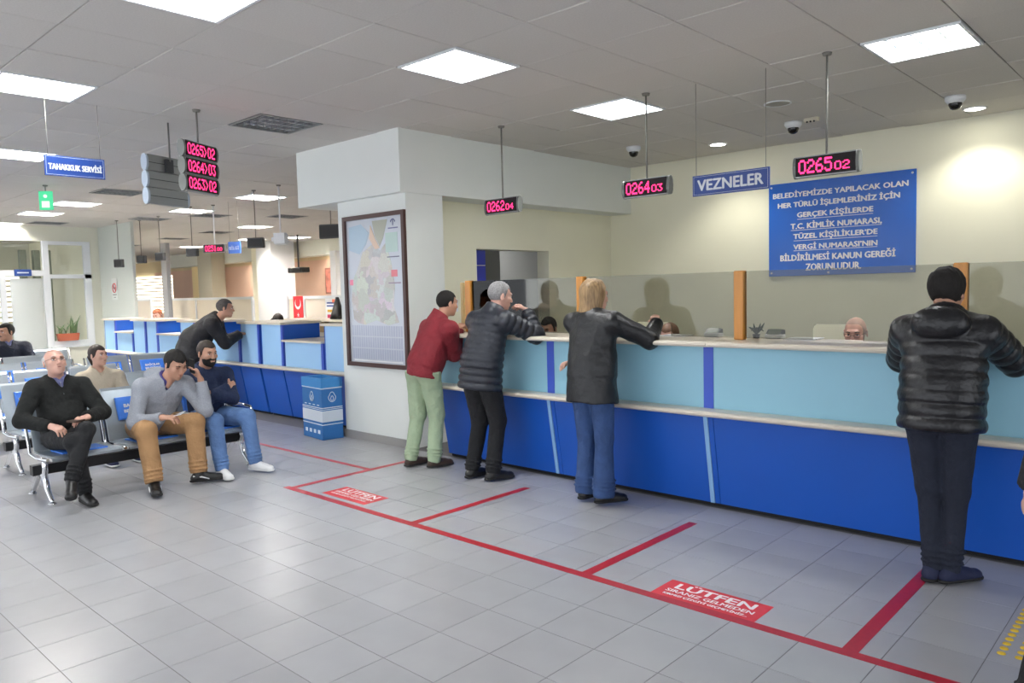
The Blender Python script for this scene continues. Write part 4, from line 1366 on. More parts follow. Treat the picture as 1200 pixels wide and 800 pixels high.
# far monitors seen dark
for (x, y, Y, rz, lb, W_, H_) in ((139.5, 308.5, 6.2, 0, 'black hanging screen in front of the grey pillar', 0.22, 0.17), (166, 304, 6.55, 0, 'black hanging screen right of the grey pillar', 0.22, 0.16),
                          (188, 300.5, 6.55, 0, 'black hanging screen beside the slim grey post', 0.22, 0.16), (225.5, 295.5, 6.3, 0, 'black hanging screen left of display 0251', 0.24, 0.15),
                          (300, 284.5, 6.1, 10, 'dark reflective hanging screen in front of the square white column', 0.27, 0.16), (388, 271, 7.0, 0, 'black hanging screen beside the map column', 0.40, 0.22)):
    p = on_y(x, y, Y)
    t = thing('hanging_screen', lb, 'screen', tuple(p), math.radians(rz + 25), 'dark hanging screens of the far hall')
    MB().bbox(-W_ / 2, W_ / 2, -0.04, 0.04, -H_ / 2, H_ / 2, 0.012).build('casing', m_dgrey, t)
    MB().box(-W_ / 2 + 0.02, W_ / 2 - 0.02, -0.044, -0.04, -H_ / 2 + 0.02, H_ / 2 - 0.02).build('screen', m_black, t)
    rod(t, H_ / 2, CEIL - p[2])
p = on_y(329, 280, 6.1)
t = thing('loudspeaker', 'white hanging speaker on a white rod by the square column', 'speaker', tuple(p), 0.5)
MB().prism([(-0.05, -0.07), (0.02, -0.09), (0.07, -0.06), (0.07, 0.05), (0.02, 0.09), (-0.05, 0.09)], 'x', -0.09, 0.09).build('casing', m_white, t)
MB().tube([(-0.14, 0, 0.0), (-0.09, 0, 0.0)], 0.035, 12).build('horn', m_white, t)
rod(t, 0.085, CEIL - p[2], m=m_white, r=0.012)
# exit sign
p = on_y(54, 235, 3.56)
t = thing('exit_sign', 'green lit exit sign hanging at the far left', 'sign', tuple(p), math.radians(55))
eg = emat('exit_green', (0.12, 0.85, 0.42, 1), 0.5)
MB().box(-0.085, 0.085, -0.02, 0.02, -0.13, 0.13).build('panel', eg, t)
mm_ = emat('exit_white', (0.85, 1.0, 0.9, 1), 0.6)
MB().box(-0.05, 0.05, -0.024, -0.021, -0.10, -0.01).ball((0.0, -0.022, 0.06), 0.025, 6).build('pictogram', mm_, t)
rod(t, 0.12, CEIL - p[2])

# ------------------------------------------------------------------ signs
def hung_sign(label, x, y, z, W_, H_, txt, rz, th, tw):
    t_ = thing('hanging_sign', label, 'sign', (x, y, z), rz)
    MB().box(-W_ / 2, W_ / 2, -0.008, 0.008, -H_ / 2, H_ / 2).build('board', m_navy, t_)
    b = 0.006
    e = 0.010
    MB().box(-W_ / 2 + e, W_ / 2 - e, -0.0095, -0.008, H_ / 2 - e - 0.002, H_ / 2 - e).box(-W_ / 2 + e, W_ / 2 - e, -0.0095, -0.008, -H_ / 2 + e, -H_ / 2 + e + 0.002).box(-W_ / 2 + e, -W_ / 2 + e + 0.002, -0.0095, -0.008, -H_ / 2 + e, H_ / 2 - e).box(W_ / 2 - e - 0.002, W_ / 2 - e, -0.0095, -0.008, -H_ / 2 + e, H_ / 2 - e).build('border_line', m_silver, t_)
    link('lettering', fit_text(txt, tw, th, m_silver, 0.05), t_, (0, -0.0105, 0), FACE_Y)
    for q in (-1, 1):
        MB().tube([(q * (W_ / 2 - 0.03), 0, H_ / 2), (q * (W_ / 2 - 0.03), 0, CEIL - z)], 0.0022, 5).build('hanging_wire', m_cable, t_)
hung_sign('blue hanging sign lettered VEZNELER', -2.893, 5.70, 2.425, 0.655, 0.165, 'VEZNELER', 0, 0.085, 0.56)
hung_sign('blue hanging sign lettered TAHAKKUK SERVİSİ', -7.0, 2.265, 2.715, 0.455, 0.165, 'TAHAKKUK SERVİSİ', math.pi / 2, 0.062, 0.40)

SW, SH = 1.63, 1.10
t = thing('notice_board', 'large blue notice with eight lines of white capitals on the cream wall', 'sign', (-3.235, 8.985, 2.245))
MB().bbox(-SW / 2, SW / 2, -0.012, 0.012, -SH / 2, SH / 2, 0.003).build('board', m_signblue, t)
lines = [('BELEDİYEMİZDE YAPILACAK OLAN', 195, 645, 230, 0), ('HER TÜRLÜ İŞLEMLERİNİZ İÇİN', 213, 620, 268, 0), ('GERÇEK KİŞİLERDE', 283, 538, 305, 1), ('T.C. KİMLİK NUMARASI,', 260, 565, 343, 1),
         ('TÜZEL KİŞİLİKLER\u2019DE', 270, 552, 380, 1), ('VERGİ NUMARASI\u2019NIN', 270, 552, 415, 1), ('BİLDİRİLMESİ KANUN GEREĞİ', 222, 608, 452, 0), ('ZORUNLUDUR.', 314, 500, 490, 0)]
for (tx, u0, u1, vc, ul) in lines:
    wd = (u1 - u0) / 490 * SW
    cx = ((u0 + u1) / 2 - 423) / 490 * SW
    zc = (355 - vc) / 330 * SH
    hh = 0.092 if ('Ş' in tx or 'Ç' in tx or 'Ğ' in tx or ',' in tx) else 0.078
    link('lettering', fit_text(tx, wd, hh, m_letter, 0.05), t, (cx, -0.0135, zc), FACE_Y)
    if ul:
        MB().box(cx - wd / 2, cx + wd / 2, -0.014, -0.0125, zc - 0.056, zc - 0.050).build('underline', m_letter, t)
for (x, z) in ((-0.78, 0.51), (0.78, 0.51), (-0.78, -0.51), (0.78, -0.51), (-0.1, -0.52)):
    MB().tube([(x, -0.02, z), (x, -0.012, z)], 0.012, 10).build('screw_cap', m_silver, t)

def no_smoking(loc, rz, s, label):
    t_ = thing('no_smoking_sign', label, 'sign', loc, rz)
    W_, H_ = 0.17 * s, 0.25 * s
    MB().box(-W_ / 2, W_ / 2, -0.004, 0, -H_ / 2, H_ / 2).build('sheet', m_white if s < 1.5 else mat('pale_sign_sheet', (206, 212, 208), 0.7), t_)
    rm = mat('warning_red', (184, 40, 50), 0.5)
    if s < 1.5:
        MB().box(-W_ / 2, W_ / 2, -0.0055, -0.004, H_ / 2 - 0.035 * s, H_ / 2).build('header', rm, t_)
    R_ = 0.052 * s
    rg = MB().tube([(R_ * math.cos(a_), -0.006, 0.012 * s + R_ * math.sin(a_)) for a_ in [i * math.pi / 12 for i in range(25)]], 0.006 * s, 5)
    rg.tube([(-R_ * 0.7, -0.007, 0.012 * s + R_ * 0.7), (R_ * 0.7, -0.007, 0.012 * s - R_ * 0.7)], 0.005 * s, 5)
    rg.build('prohibition_ring', rm, t_)
    MB().box(-0.035 * s, 0.03 * s, -0.0055, -0.004, 0.006 * s, 0.018 * s).build('cigarette', m_black, t_)
    MB().box(-0.06 * s, 0.06 * s, -0.0055, -0.004, -0.07 * s, -0.062 * s).box(-0.03 * s, 0.03 * s, -0.0055, -0.004, -0.10 * s, -0.094 * s).build('small_print', m_dgrey, t_)
no_smoking((-6.398, 5.60, 1.86), math.pi / 2, 1.0, 'small red and white no smoking sign beside the map')
no_smoking((-18.05, 6.49, 1.84), 0, 1.9, 'no smoking sign on the grey pillar')
t = thing('door_sign', 'white sign with blue letters half hidden by the red jacketed man', 'sign', (-6.398, 5.80, 1.45), math.pi / 2)
MB().box(-0.19, 0.19, -0.004, 0, -0.07, 0.07).build('sheet', m_white, t)
link('lettering', fit_text('VEZNE', 0.32, 0.075, mat('sign_blue_ink', (30, 60, 160), 0.5), 0.02), t, (0, -0.006, 0), FACE_Y)

# map
m_map = bpy.data.materials.new('printed_city_map'); m_map.use_nodes = True
nt = m_map.node_tree; b = nt.nodes['Principled BSDF']; b.inputs['Roughness'].default_value = 0.12
tc = nt.nodes.new('ShaderNodeTexCoord')
mp = nt.nodes.new('ShaderNodeMapping'); mp.inputs['Scale'].default_value = (1, 1, 1)
vo = nt.nodes.new('ShaderNodeTexVoronoi'); vo.inputs['Scale'].default_value = 6.5
no = nt.nodes.new('ShaderNodeTexNoise'); no.inputs['Scale'].default_value = 9; no.inputs['Detail'].default_value = 6
mixv = nt.nodes.new('ShaderNodeVectorMath'); mixv.operation = 'MULTIPLY_ADD'; mixv.inputs[1].default_value = (0.25, 0.25, 0.25)
nt.links.new(tc.outputs['Object'], mp.inputs[0]); nt.links.new(mp.outputs[0], no.inputs['Vector'])
nt.links.new(no.outputs['Color'], mixv.inputs[0]); nt.links.new(mp.outputs[0], mixv.inputs[2]); nt.links.new(mixv.outputs[0], vo.inputs['Vector'])
hs = nt.nodes.new('ShaderNodeHueSaturation'); hs.inputs['Saturation'].default_value = 0.38; hs.inputs['Value'].default_value = 1.0
nt.links.new(vo.outputs['Color'], hs.inputs['Color'])
mx = nt.nodes.new('ShaderNodeMix'); mx.data_type = 'RGBA'; mx.inputs[0].default_value = 0.70
mx.inputs[7].default_value = srgb(196, 196, 188)
nt.links.new(hs.outputs[0], mx.inputs[6])
vs_ = nt.nodes.new('ShaderNodeTexVoronoi'); vs_.feature = 'DISTANCE_TO_EDGE'; vs_.inputs['Scale'].default_value = 30
nt.links.new(mixv.outputs[0], vs_.inputs['Vector'])
lt = nt.nodes.new('ShaderNodeMath'); lt.operation = 'LESS_THAN'; lt.inputs[1].default_value = 0.035
nt.links.new(vs_.outputs['Distance'], lt.inputs[0])
m2 = nt.nodes.new('ShaderNodeMix'); m2.data_type = 'RGBA'
sc_ = nt.nodes.new('ShaderNodeMath'); sc_.operation = 'MULTIPLY'; sc_.inputs[1].default_value = 0.35
nt.links.new(lt.outputs[0], sc_.inputs[0]); nt.links.new(sc_.outputs[0], m2.inputs[0])
nt.links.new(mx.outputs[2], m2.inputs[6]); m2.inputs[7].default_value = srgb(150, 130, 120)
nt.links.new(m2.outputs[2], b.inputs['Base Color'])
MW, MH = 1.06, 1.63
t = thing('framed_map', 'tall framed city map hanging on the pale column', 'map', (-6.60, 4.998, 1.635))
a = MW / 2; h = MH / 2; f_ = 0.045
fm = mat('dark_brown_frame', (74, 46, 40), 0.4)
MB().box(-a, a, -0.035, 0, h - f_, h).box(-a, a, -0.035, 0, -h, -h + f_).box(-a, -a + f_, -0.035, 0, -h + f_, h - f_).box(a - f_, a, -0.035, 0, -h + f_, h - f_).build('frame', fm, t)
MB().box(-a + f_, a - f_, -0.010, 0, -h + f_, h - f_).build('mount', mat('pale_grey_paper', (200, 206, 214), 0.15), t)
# the land: an irregular outline, the sea above left, the index of streets below
land = [(-0.40, -0.30), (-0.43, -0.1), (-0.40, 0.12), (-0.30, 0.25), (-0.20, 0.42), (-0.02, 0.50), (0.10, 0.42), (0.20, 0.50), (0.28, 0.30), (0.33, 0.05), (0.30, -0.15), (0.38, -0.33), (0.2, -0.36), (0.0, -0.31), (-0.2, -0.36), (-0.33, -0.34)]
MB().prism(land[::-1], 'y', -0.012, -0.0101).build('land', m_map, t)
MB().prism([(-0.02, 0.74), (0.24, 0.74), (0.16, 0.55), (0.10, 0.47), (0.02, 0.58)][::-1], 'y', -0.0125, -0.0101).build('land', mat('map_olive', (176, 178, 162), 0.15), t)
MB().prism([(-0.44, 0.45), (-0.44, 0.70), (-0.22, 0.72), (-0.08, 0.62), (-0.14, 0.50), (-0.26, 0.40)][::-1], 'y', -0.0125, -0.0101).build('sea', mat('map_sea', (172, 196, 212), 0.15), t)
MB().prism([(-0.05, 0.70), (0.02, 0.56), (0.10, 0.45), (0.02, 0.44), (-0.08, 0.56)][::-1], 'y', -0.013, -0.0101).build('land', mat('map_orange', (218, 192, 168), 0.15), t)
ix = MB()
for c_ in range(22):
    x = -0.44 + 0.04 * c_
    for r_ in range(3):
        ix.box(x, x + 0.028, -0.0118, -0.0101, -0.73 + r_ * 0.125, -0.73 + r_ * 0.125 + 0.112)
ix.build('street_index', mat('map_index', (176, 182, 200), 0.15), t)
MB().box(-0.42, 0.42, -0.012, -0.0101, -0.755, -0.742).build('index_foot', m_white, t)
for (x, z, w2, h2, c) in ((0.30, 0.50, 0.2, 0.20, (180, 204, 196)), (0.33, 0.18, 0.10, 0.07, (228, 120, 130)), (0.32, 0.35, 0.2, 0.010, (96, 96, 120)), (0.33, 0.08, 0.2, 0.012, (150, 130, 150)), (-0.42, 0.10, 0.06, 0.06, (240, 130, 160)), (0.33, 0.645, 0.16, 0.012, (110, 112, 150))):
    MB().box(x - w2 / 2, x + w2 / 2, -0.0135, -0.012, z - h2 / 2, z + h2 / 2).build('inset', mat('map_%d_%d' % (c[0], c[1]), c, 0.15), t)
MB().tube([(0.33 + 0.035 * math.cos(i * math.pi / 9), -0.013, 0.705 + 0.03 * math.sin(i * math.pi / 9)) for i in range(10)], 0.004, 5).tube([(0.33, -0.013, 0.67), (0.33, -0.013, 0.74)], 0.004, 5).build('emblem', mat('map_navy', (70, 80, 140), 0.3), t)

# ------------------------------------------------------------------ ceiling fittings
def dome(x, y, label):
    t_ = thing('dome_camera', label, 'camera', (x, y, CEIL), 0, 'dome cameras on the ceiling')
    MB().lathe([(0, 0), (0.085, 0), (0.085, -0.03), (0.062, -0.06), (0, -0.06)], n=20).build('base', m_white, t_)
    MB().lathe([(0.055, -0.055), (0.055, -0.075), (0.042, -0.105), (0.02, -0.118), (0, -0.12)], n=16).build('dome', mat('smoked_dome', (14, 14, 16), 0.08), t_)
dome(-1.81, 7.88, 'white dome camera at the right beside the glowing downlight')
dome(-3.26, 7.80, 'white dome camera in the middle beside the small sensor')
dome(-5.11, 7.67, 'white dome camera above display 0264, nearest the bulkhead')
for (x, y, lb) in ((-1.80, 8.57, 'round glowing downlight at the right beside a dome camera'), (-4.37, 8.31, 'round glowing downlight above the VEZNELER sign')):
    t = thing('downlight', lb, 'ceiling light', (x, y, CEIL), 0, 'round downlights')
    MB().lathe([(0.105, 0), (0.105, -0.008), (0.085, -0.010), (0.085, 0)], n=24).build('trim_ring', m_white, t)
    MB().lathe([(0.085, -0.006), (0, -0.006)], n=24).build('lamp', m_lampwarm, t)
    ld = bpy.data.lights.new('downlight_lamp', 'SPOT'); ld.energy = 28; ld.spot_size = math.radians(125); ld.spot_blend = 0.6; ld.shadow_soft_size = 0.08; ld.color = (1.0, 0.97, 0.86)
    lo_ = bpy.data.objects.new('downlight_lamp', ld); C.objects.link(lo_); lo_.parent = t; lo_.location = (0, 0, -0.03)
t = thing('ceiling_speaker', 'flat round grey grille in the ceiling above VEZNELER', 'speaker', (-3.02, 6.88, CEIL))
MB().lathe([(0, -0.006), (0.10, -0.006), (0.115, 0), (0, 0)], n=24).build('grille', mat('grey_grille', (160, 158, 150), 0.7), t)
MB().lathe([(0.108, -0.008), (0.122, -0.008), (0.122, 0), (0.108, 0)], n=24).build('rim', m_white, t)
t = thing('motion_sensor', 'small beige sensor beside the middle dome camera', 'sensor', (-3.05, 7.74, CEIL))
MB().bbox(-0.07, 0.07, -0.03, 0.03, -0.04, 0, 0.008).build('casing', mat('beige_plastic', (206, 200, 180), 0.5), t)
for q in (-1, 0, 1):
    MB().ball((q * 0.035, -0.025, -0.04), 0.010, 6).build('lens', m_black, t)

# ------------------------------------------------------------------ floor markings
def strip(label, x0, x1, y0, y1, group=None):
    o_ = MB().box(0, x1 - x0, 0, y1 - y0, 0, 0.0010).build('floor_tape', m_red, None, (x0, y0, 0.0002))
    tag(o_, label, 'floor marking', group)
strip('long red tape line across the floor in front of the cash desks', -5.76, 0.6, 3.315, 3.375)
strip('short red tape line at the left, ending near the man in the red jacket', -5.72, -5.655, 3.375, 4.60)
strip('short red tape line ending behind the man in the long puffer coat', -4.15, -4.085, 3.375, 4.57)
strip('short red tape line right of the blonde woman', -2.635, -2.57, 3.375, 4.57)
strip('short red tape line leading to the shoes of the young man in black', -1.19, -1.12, 3.375, 4.70)
strip('red tape line running left past the man in jeans', -11.5, -5.72, 4.14, 4.19)
def sticker(label, cx, cy, W_, H_):
    t_ = thing('floor_sticker', label, 'sticker', (cx, cy, 0.0002), 0, 'red floor stickers')
    MB().box(-W_ / 2, W_ / 2, -H_ / 2, H_ / 2, 0, 0.0008).build('sheet', m_red2, t_)
    for (tx, w2, h2, y) in (('LÜTFEN', 0.44, 0.085, 0.068), ('SIRANIZ GELMEDEN', 0.49, 0.036, -0.010), ('KIRMIZI ÇİZGİYİ GEÇMEYİNİZ...', 0.47, 0.034, -0.058)):
        link('lettering', fit_text(tx, w2, h2, m_letter, 0.05), t_, (0, y, 0.0012))
sticker('red LÜTFEN floor sticker at the right, touching the long tape line', -1.89, 3.475, 0.58, 0.25)
sticker('red LÜTFEN floor sticker at the left corner of the tape lines', -5.06, 3.545, 0.57, 0.24)
# tactile studs on the floor at the right edge
ym = mat('yellow_stud', (214, 178, 40), 0.5)
sm = MB().lathe([(0.0175, 0.0), (0.015, 0.004), (0.008, 0.0055), (0, 0.006)], n=12).mesh('tactile_stud', ym)
for i in range(3):
    for j in range(11):
        link('tactile_stud', sm, fl, (-0.655 + i * 0.066 + 0.0, 3.76 + j * 0.057, 0.0))

# ------------------------------------------------------------------ recycling box
t = thing('recycling_box', 'tall blue and white cardboard collection box beside the map column', 'box', (-7.47, 4.84, 0), math.radians(-6))
bw, bd, bh = 0.235, 0.125, 0.68
bb = mat('printed_blue_card', (44, 112, 180), 0.6, noise=0.04, nscale=6)
mb = MB()
mb.box(-bw, bw, -bd, -bd + 0.006, 0, bh); mb.box(-bw, bw, bd - 0.006, bd, 0, bh); mb.box(-bw, -bw + 0.006, -bd, bd, 0, bh); mb.box(bw - 0.006, bw, -bd, bd, 0, bh); mb.box(-bw, bw, -bd, bd, 0, 0.01)
mb.build('box_body', bb, t)
mb = MB()
mb.box(-bw - 0.004, bw + 0.004, -bd - 0.004, -bd + 0.03, bh - 0.10, bh + 0.004); mb.box(-bw - 0.004, bw + 0.004, bd - 0.03, bd + 0.004, bh - 0.10, bh + 0.004)
mb.box(-bw - 0.004, -bw + 0.06, -bd, bd, bh - 0.10, bh + 0.004); mb.box(bw - 0.06, bw + 0.004, -bd, bd, bh - 0.10, bh + 0.004)
mb.build('lid', mat('sky_blue_card', (60, 140, 206), 0.6), t)
wc = mat('white_card_print', (214, 224, 234), 0.6)
for (z0, z1) in ((bh - 0.112, bh - 0.098), (0.352, 0.362), (0.200, 0.325), (0.165, 0.175), (0.335, 0.342)):
    MB().box(-bw - 0.002, bw + 0.002, -bd - 0.002, bd + 0.002, z0, z1).build('band', wc, t)
for (x, y, ax_) in ((0, -bd - 0.003, 0), (bw + 0.003, 0, 1)):
    mb = MB()
    pts = [(0.045 * math.sin(a_) * (0.75 if math.cos(a_) > 0.3 else 1), 0.475 + 0.055 * math.cos(a_)) for a_ in [i * math.pi / 8 for i in range(16)]]
    path = [((p_[0] + x, y, p_[1]) if ax_ == 0 else (x, p_[0] + y, p_[1])) for p_ in pts]
    mb.tube(path + [path[0]], 0.004, 5)
    path2 = [((p_[0] * 0.4 + x, y, 0.46 + (p_[1] - 0.475) * 0.5) if ax_ == 0 else (x, p_[0] * 0.4 + y, 0.46 + (p_[1] - 0.475) * 0.5)) for p_ in pts]
    mb.tube(path2, 0.004, 5)
    mb.build('emblem', wc, t)
for k in range(4):
    for z in (0.085, 0.385):
        MB().box(-0.18 + k * 0.1, -0.13 + k * 0.1, -bd - 0.003, -bd, z - (0.02 if z < 0.2 else 0.005), z + (0.02 if z < 0.2 else 0.005)).build('print', wc, t)

# ------------------------------------------------------------------ waiting benches
def make_bench(label):
    t_ = thing('waiting_bench', label, 'bench', (0, 0, 0), 0, 'rows of steel waiting benches')
    P_ = 0.585
    MB().box(-0.04, 0.04, -0.92, 0.92, 0.215, 0.295).build('beam', m_black, t_)
    for k in range(3):
        yc = (k - 1) * P_
        w2 = 0.262
        # seat pan with rolled front edge, sloping a little to the back
        MB().prism([(0.30, 0.355), (0.305, 0.375), (0.28, 0.392), (0.05, 0.378), (-0.17, 0.372), (-0.17, 0.36), (0.05, 0.364), (0.27, 0.376)], 'y', yc - w2, yc + w2).build('seat', m_steel, t_)
        MB().prism([(-0.165, 0.375), (-0.20, 0.50), (-0.26, 0.66), (-0.31, 0.80), (-0.335, 0.822), (-0.352, 0.81), (-0.325, 0.79), (-0.275, 0.65), (-0.215, 0.49), (-0.18, 0.372)], 'y', yc - w2, yc + w2).build('backrest', m_steel, t_)
        MB().prism([(0.24, 0.3915), (0.23, 0.402), (-0.06, 0.389), (-0.07, 0.377)], 'y', yc - 0.17, yc + 0.17).build('seat_pad', m_pad, t_)
        bp = MB()
        n_ = Vector((0.92, 0, 0.37)).normalized(); u_ = Vector((-0.37, 0, 0.92)).normalized()
        cpt = Vector((-0.245, yc, 0.63))
        vs = []
        for e_, off in ((0, 0.008), (0, 0.018), (0.012, 0.026)):
            for (a_, b_) in ((-1, -1), (1, -1), (1, 1), (-1, 1)):
                vs.append(cpt + n_ * off + u_ * (b_ * (0.105 - e_)) + Vector((0, 1, 0)) * (a_ * (0.165 - e_)))
        bp.add(vs, [(8, 9, 10, 11)] + [(i, (i + 1) % 4, (i + 1) % 4 + 4, i + 4) for i in range(4)] + [(i + 4, (i + 1) % 4 + 4, (i + 1) % 4 + 8, i + 8) for i in range(4)])
        pad = bp.build('back_pad', m_pad, t_)
        for (tx, w3, dz) in (('BAĞCILAR', 0.205, 0.026), ('BELEDİYESİ', 0.215, -0.026)):
            p_ = cpt + n_ * 0.0275 + u_ * dz
            Rm = Matrix((Vector((0, 1, 0)), u_, n_)).transposed().to_euler()
            link('lettering', BTXT[tx], pad, tuple(p_), tuple(Rm))
    for q in (-1.5, -0.5, 0.5, 1.5):
        yq = q * P_
        MB().tube([(0.285, yq, 0.37), (0.0, yq, 0.345), (-0.17, yq, 0.36), (-0.20, yq, 0.46), (-0.27, yq, 0.64), (-0.335, yq, 0.815)], 0.013, 8).build('side_rail', m_chrome, t_)
        if q > 1:
            MB().tube([(0.24, yq, 0.38), (0.27, yq, 0.50), (0.22, yq, 0.565), (0.0, yq, 0.575), (-0.20, yq, 0.55), (-0.25, yq, 0.58)], 0.014, 8).build('armrest', m_chrome, t_)
    for q in (-1, 1):
        yq = q * 0.845
        MB().tube([(0.10, yq, 0.35), (0.085, yq, 0.26), (0.055, yq, 0.20), (0.12, yq, 0.10), (0.20, yq, 0.035), (0.215, yq, 0.012)], [0.022, 0.024, 0.026, 0.022, 0.018, 0.02], 10).build('leg', m_chrome, t_)
        MB().tube([(0.055, yq, 0.20), (-0.02, yq, 0.24), (-0.12, yq, 0.17), (-0.24, yq, 0.06), (-0.30, yq, 0.012)], [0.024, 0.026, 0.022, 0.018, 0.02], 10).build('leg', m_chrome, t_)
        for x in (0.215, -0.30):
            MB().lathe([(0, 0), (0.03, 0), (0.03, 0.008), (0.014, 0.016), (0, 0.016)], x, yq, 12).build('foot', m_chrome, t_)
    return t_
BTXT = {'BAĞCILAR': fit_text('BAĞCILAR', 0.205, 0.042, m_letter, 0.06), 'BELEDİYESİ': fit_text('BELEDİYESİ', 0.215, 0.038, m_letter, 0.06)}
bench0 = make_bench('steel waiting bench nearest the camera, carrying three seated men')
bench0.location = (-7.0, 2.72, 0)
km = kid_map()
blabs = [(-8.38, 2.87, 'second row steel bench on which the woman in beige sits'),
         (-9.80, 2.75, 'third row steel bench directly behind the bench of the woman'),
         (-11.15, 2.65, 'left steel bench of the fourth row'), (-11.15, 4.55, 'right steel bench of the fourth row'),
         (-12.45, 2.70, 'left steel bench of the fifth row'),
         (-13.75, 3.40, 'farthest steel bench, on which the man in the navy coat sits'), (-9.80, 0.85, 'left bench of the third row, nearly out of the picture')]
for (x, y, lb) in blabs[:6]:
    o = copy_tree(bench0, km)
    o.location = (x, y, 0); o['label'] = lb
# ------------------------------------------------------------------ people
sk_a = skin_mat((208, 164, 144), 'skin_fair'); sk_b = skin_mat((190, 144, 120), 'skin_tan'); sk_c = skin_mat((214, 168, 150), 'skin_rosy')
h_black = mat('black_hair', (24, 20, 18), 0.85, noise=0.3, nscale=60); h_dark = mat('dark_brown_hair', (46, 34, 28), 0.6, noise=0.3, nscale=60)
h_grey = mat('grey_hair', (136, 134, 134), 0.7, noise=0.25, nscale=70); h_white = mat('white_hair', (206, 204, 204), 0.8, noise=0.1, nscale=60)
h_blond = mat('streaked_blonde_hair', (148, 120, 84), 0.5, noise=0.42, nscale=26, stretch=(3, 3, 0.4)); h_salt = mat('dark_grey_hair', (72, 68, 66), 0.7, noise=0.3, nscale=60)
c_black = mat('black_fleece', (24, 26, 25), 0.9, noise=0.12, nscale=40, bump=0.75, bscale=13, bdist=0.03)
c_blacktr = mat('black_trouser_cloth', (22, 23, 26), 0.85, noise=0.1, nscale=20, bump=0.75, bscale=13, bdist=0.03)
c_hood = mat('grey_marl_jersey', (150, 154, 162), 0.95, noise=0.10, nscale=120, bump=0.75, bscale=13, bdist=0.03)
c_tan = mat('tan_chino_cloth', (166, 128, 88), 0.85, noise=0.08, nscale=10, bump=0.75, bscale=13, bdist=0.03)
c_jean = mat('mid_blue_denim', (92, 124, 172), 0.85, noise=0.14, nscale=9, bump=0.75, bscale=13, bdist=0.03)
c_jeand = mat('dark_blue_denim', (50, 76, 122), 0.85, noise=0.16, nscale=9, bump=0.75, bscale=13, bdist=0.03)
c_navy = mat('navy_sweater_knit', (30, 42, 72), 0.9, noise=0.12, nscale=30, bump=0.75, bscale=13, bdist=0.03)
c_beige = mat('beige_jacket_cloth', (192, 180, 160), 0.85, noise=0.06, nscale=12, bump=0.75, bscale=13, bdist=0.03)
c_red = mat('dark_red_jacket_cloth', (124, 26, 38), 0.75, noise=0.10, nscale=10, bump=0.75, bscale=13, bdist=0.03)
c_green = mat('pale_green_trouser_cloth', (158, 176, 146), 0.9, noise=0.07, nscale=10, bump=0.75, bscale=13, bdist=0.03)
c_puff = mat('navy_puffer_nylon', (30, 34, 44), 0.42, noise=0.10, nscale=8, bump=0.35, bscale=22, bdist=0.02)
c_puffb = mat('black_puffer_nylon', (20, 20, 24), 0.36, noise=0.10, nscale=8, bump=0.35, bscale=22, bdist=0.02)
c_leather = mat('black_leather', (20, 21, 24), 0.42, noise=0.2, nscale=12, bump=0.5, bscale=16, bdist=0.02)
c_wind = mat('black_windbreaker', (30, 30, 34), 0.7, noise=0.1, nscale=10, bump=0.75, bscale=13, bdist=0.03)
c_coat = mat('navy_coat_cloth', (26, 32, 50), 0.8, noise=0.1, nscale=10, bump=0.75, bscale=13, bdist=0.03)
c_darkj = mat('black_blue_denim', (26, 32, 48), 0.85, noise=0.14, nscale=9, bump=0.75, bscale=13, bdist=0.03)
c_check = mat('lilac_blue_shirt', (120, 124, 168), 0.8, noise=0.25, nscale=60)
c_purple = mat('purple_shirt', (70, 62, 128), 0.8)
c_white = mat('white_shirt', (214, 218, 226), 0.8)
s_black = mat('black_shoe_leather', (24, 23, 23), 0.4); s_blue = mat('dark_blue_suede', (30, 36, 66), 0.8); s_white = mat('white_shoe_leather', (222, 222, 222), 0.5); s_brown = mat('brown_shoe_leather', (62, 46, 36), 0.5)
s_sole = mat('black_rubber_sole', (26, 25, 25), 0.7); s_solew = mat('white_rubber_sole', (210, 210, 208), 0.6)
m_zip = mat('zip_metal', (170, 172, 176), 0.35, 0.8)
m_gl = mat('thin_dark_glasses_frame', (60, 52, 50), 0.3, 0.6)

# man with white hair and glasses on the front bench, looking up, legs crossed
person('balding older man in glasses and black fleece, legs crossed, on the front bench', (-7.02, 2.08, 0), dict(
    pel=(-7.05, 2.08, 0.49), neck=(-7.12, 2.06, 0.965), head=(-7.07, 2.04, 1.105), face=(1.0, 0.02, 0.32), s=1.0,
    shL=(-7.09, 2.235, 0.895), shR=(-7.09, 1.885, 0.900), wL=(-6.75, 2.155, 0.665), wR=(-6.76, 1.90, 0.625), elL=(-7.0, 2.6, 0.5), elR=(-7.0, 1.5, 0.5),
    hdL=(0.5, -0.85, -0.05), hdR=(0.9, 0.4, -0.2), pnL=(-0.1, -0.3, -1), pnR=(0, 0.3, -1), curlL=1.1, curlR=1.1,
    kL=(-6.3, 2.12, 0.80), kR=(-6.4, 2.0, 0.7), aL=(-6.47, 1.93, 0.24), aR=(-6.60, 2.06, 0.085), tL=(0.9, -0.35, -0.30), tR=(1, 0.0, 0), prt=(0, -1, 0)),
    dict(skin=sk_c, hair=h_white, brow=mat('pale_brow', (170, 150, 138), 0.8), style='bald', glasses=m_gl, top=c_black, pants=c_blacktr, shoe=s_black, sole=s_sole, shirt=c_check, vneck=0.09, zip=m_zip, ziplen=0.14, bulk=0.022, belly=1.0, seated=True, hem=0.03, collar_h=0.03, width=0.158, lip=(160, 100, 92), topname='fleece'))
t = thing('wallet', 'small brown wallet in the hands of the white haired man', 'wallet', (-6.70, 2.055, 0.655), 0.4)
MB().bbox(-0.045, 0.045, -0.05, 0.05, -0.008, 0.008, 0.003).build('cover', mat('brown_leather', (70, 52, 44), 0.6), t)

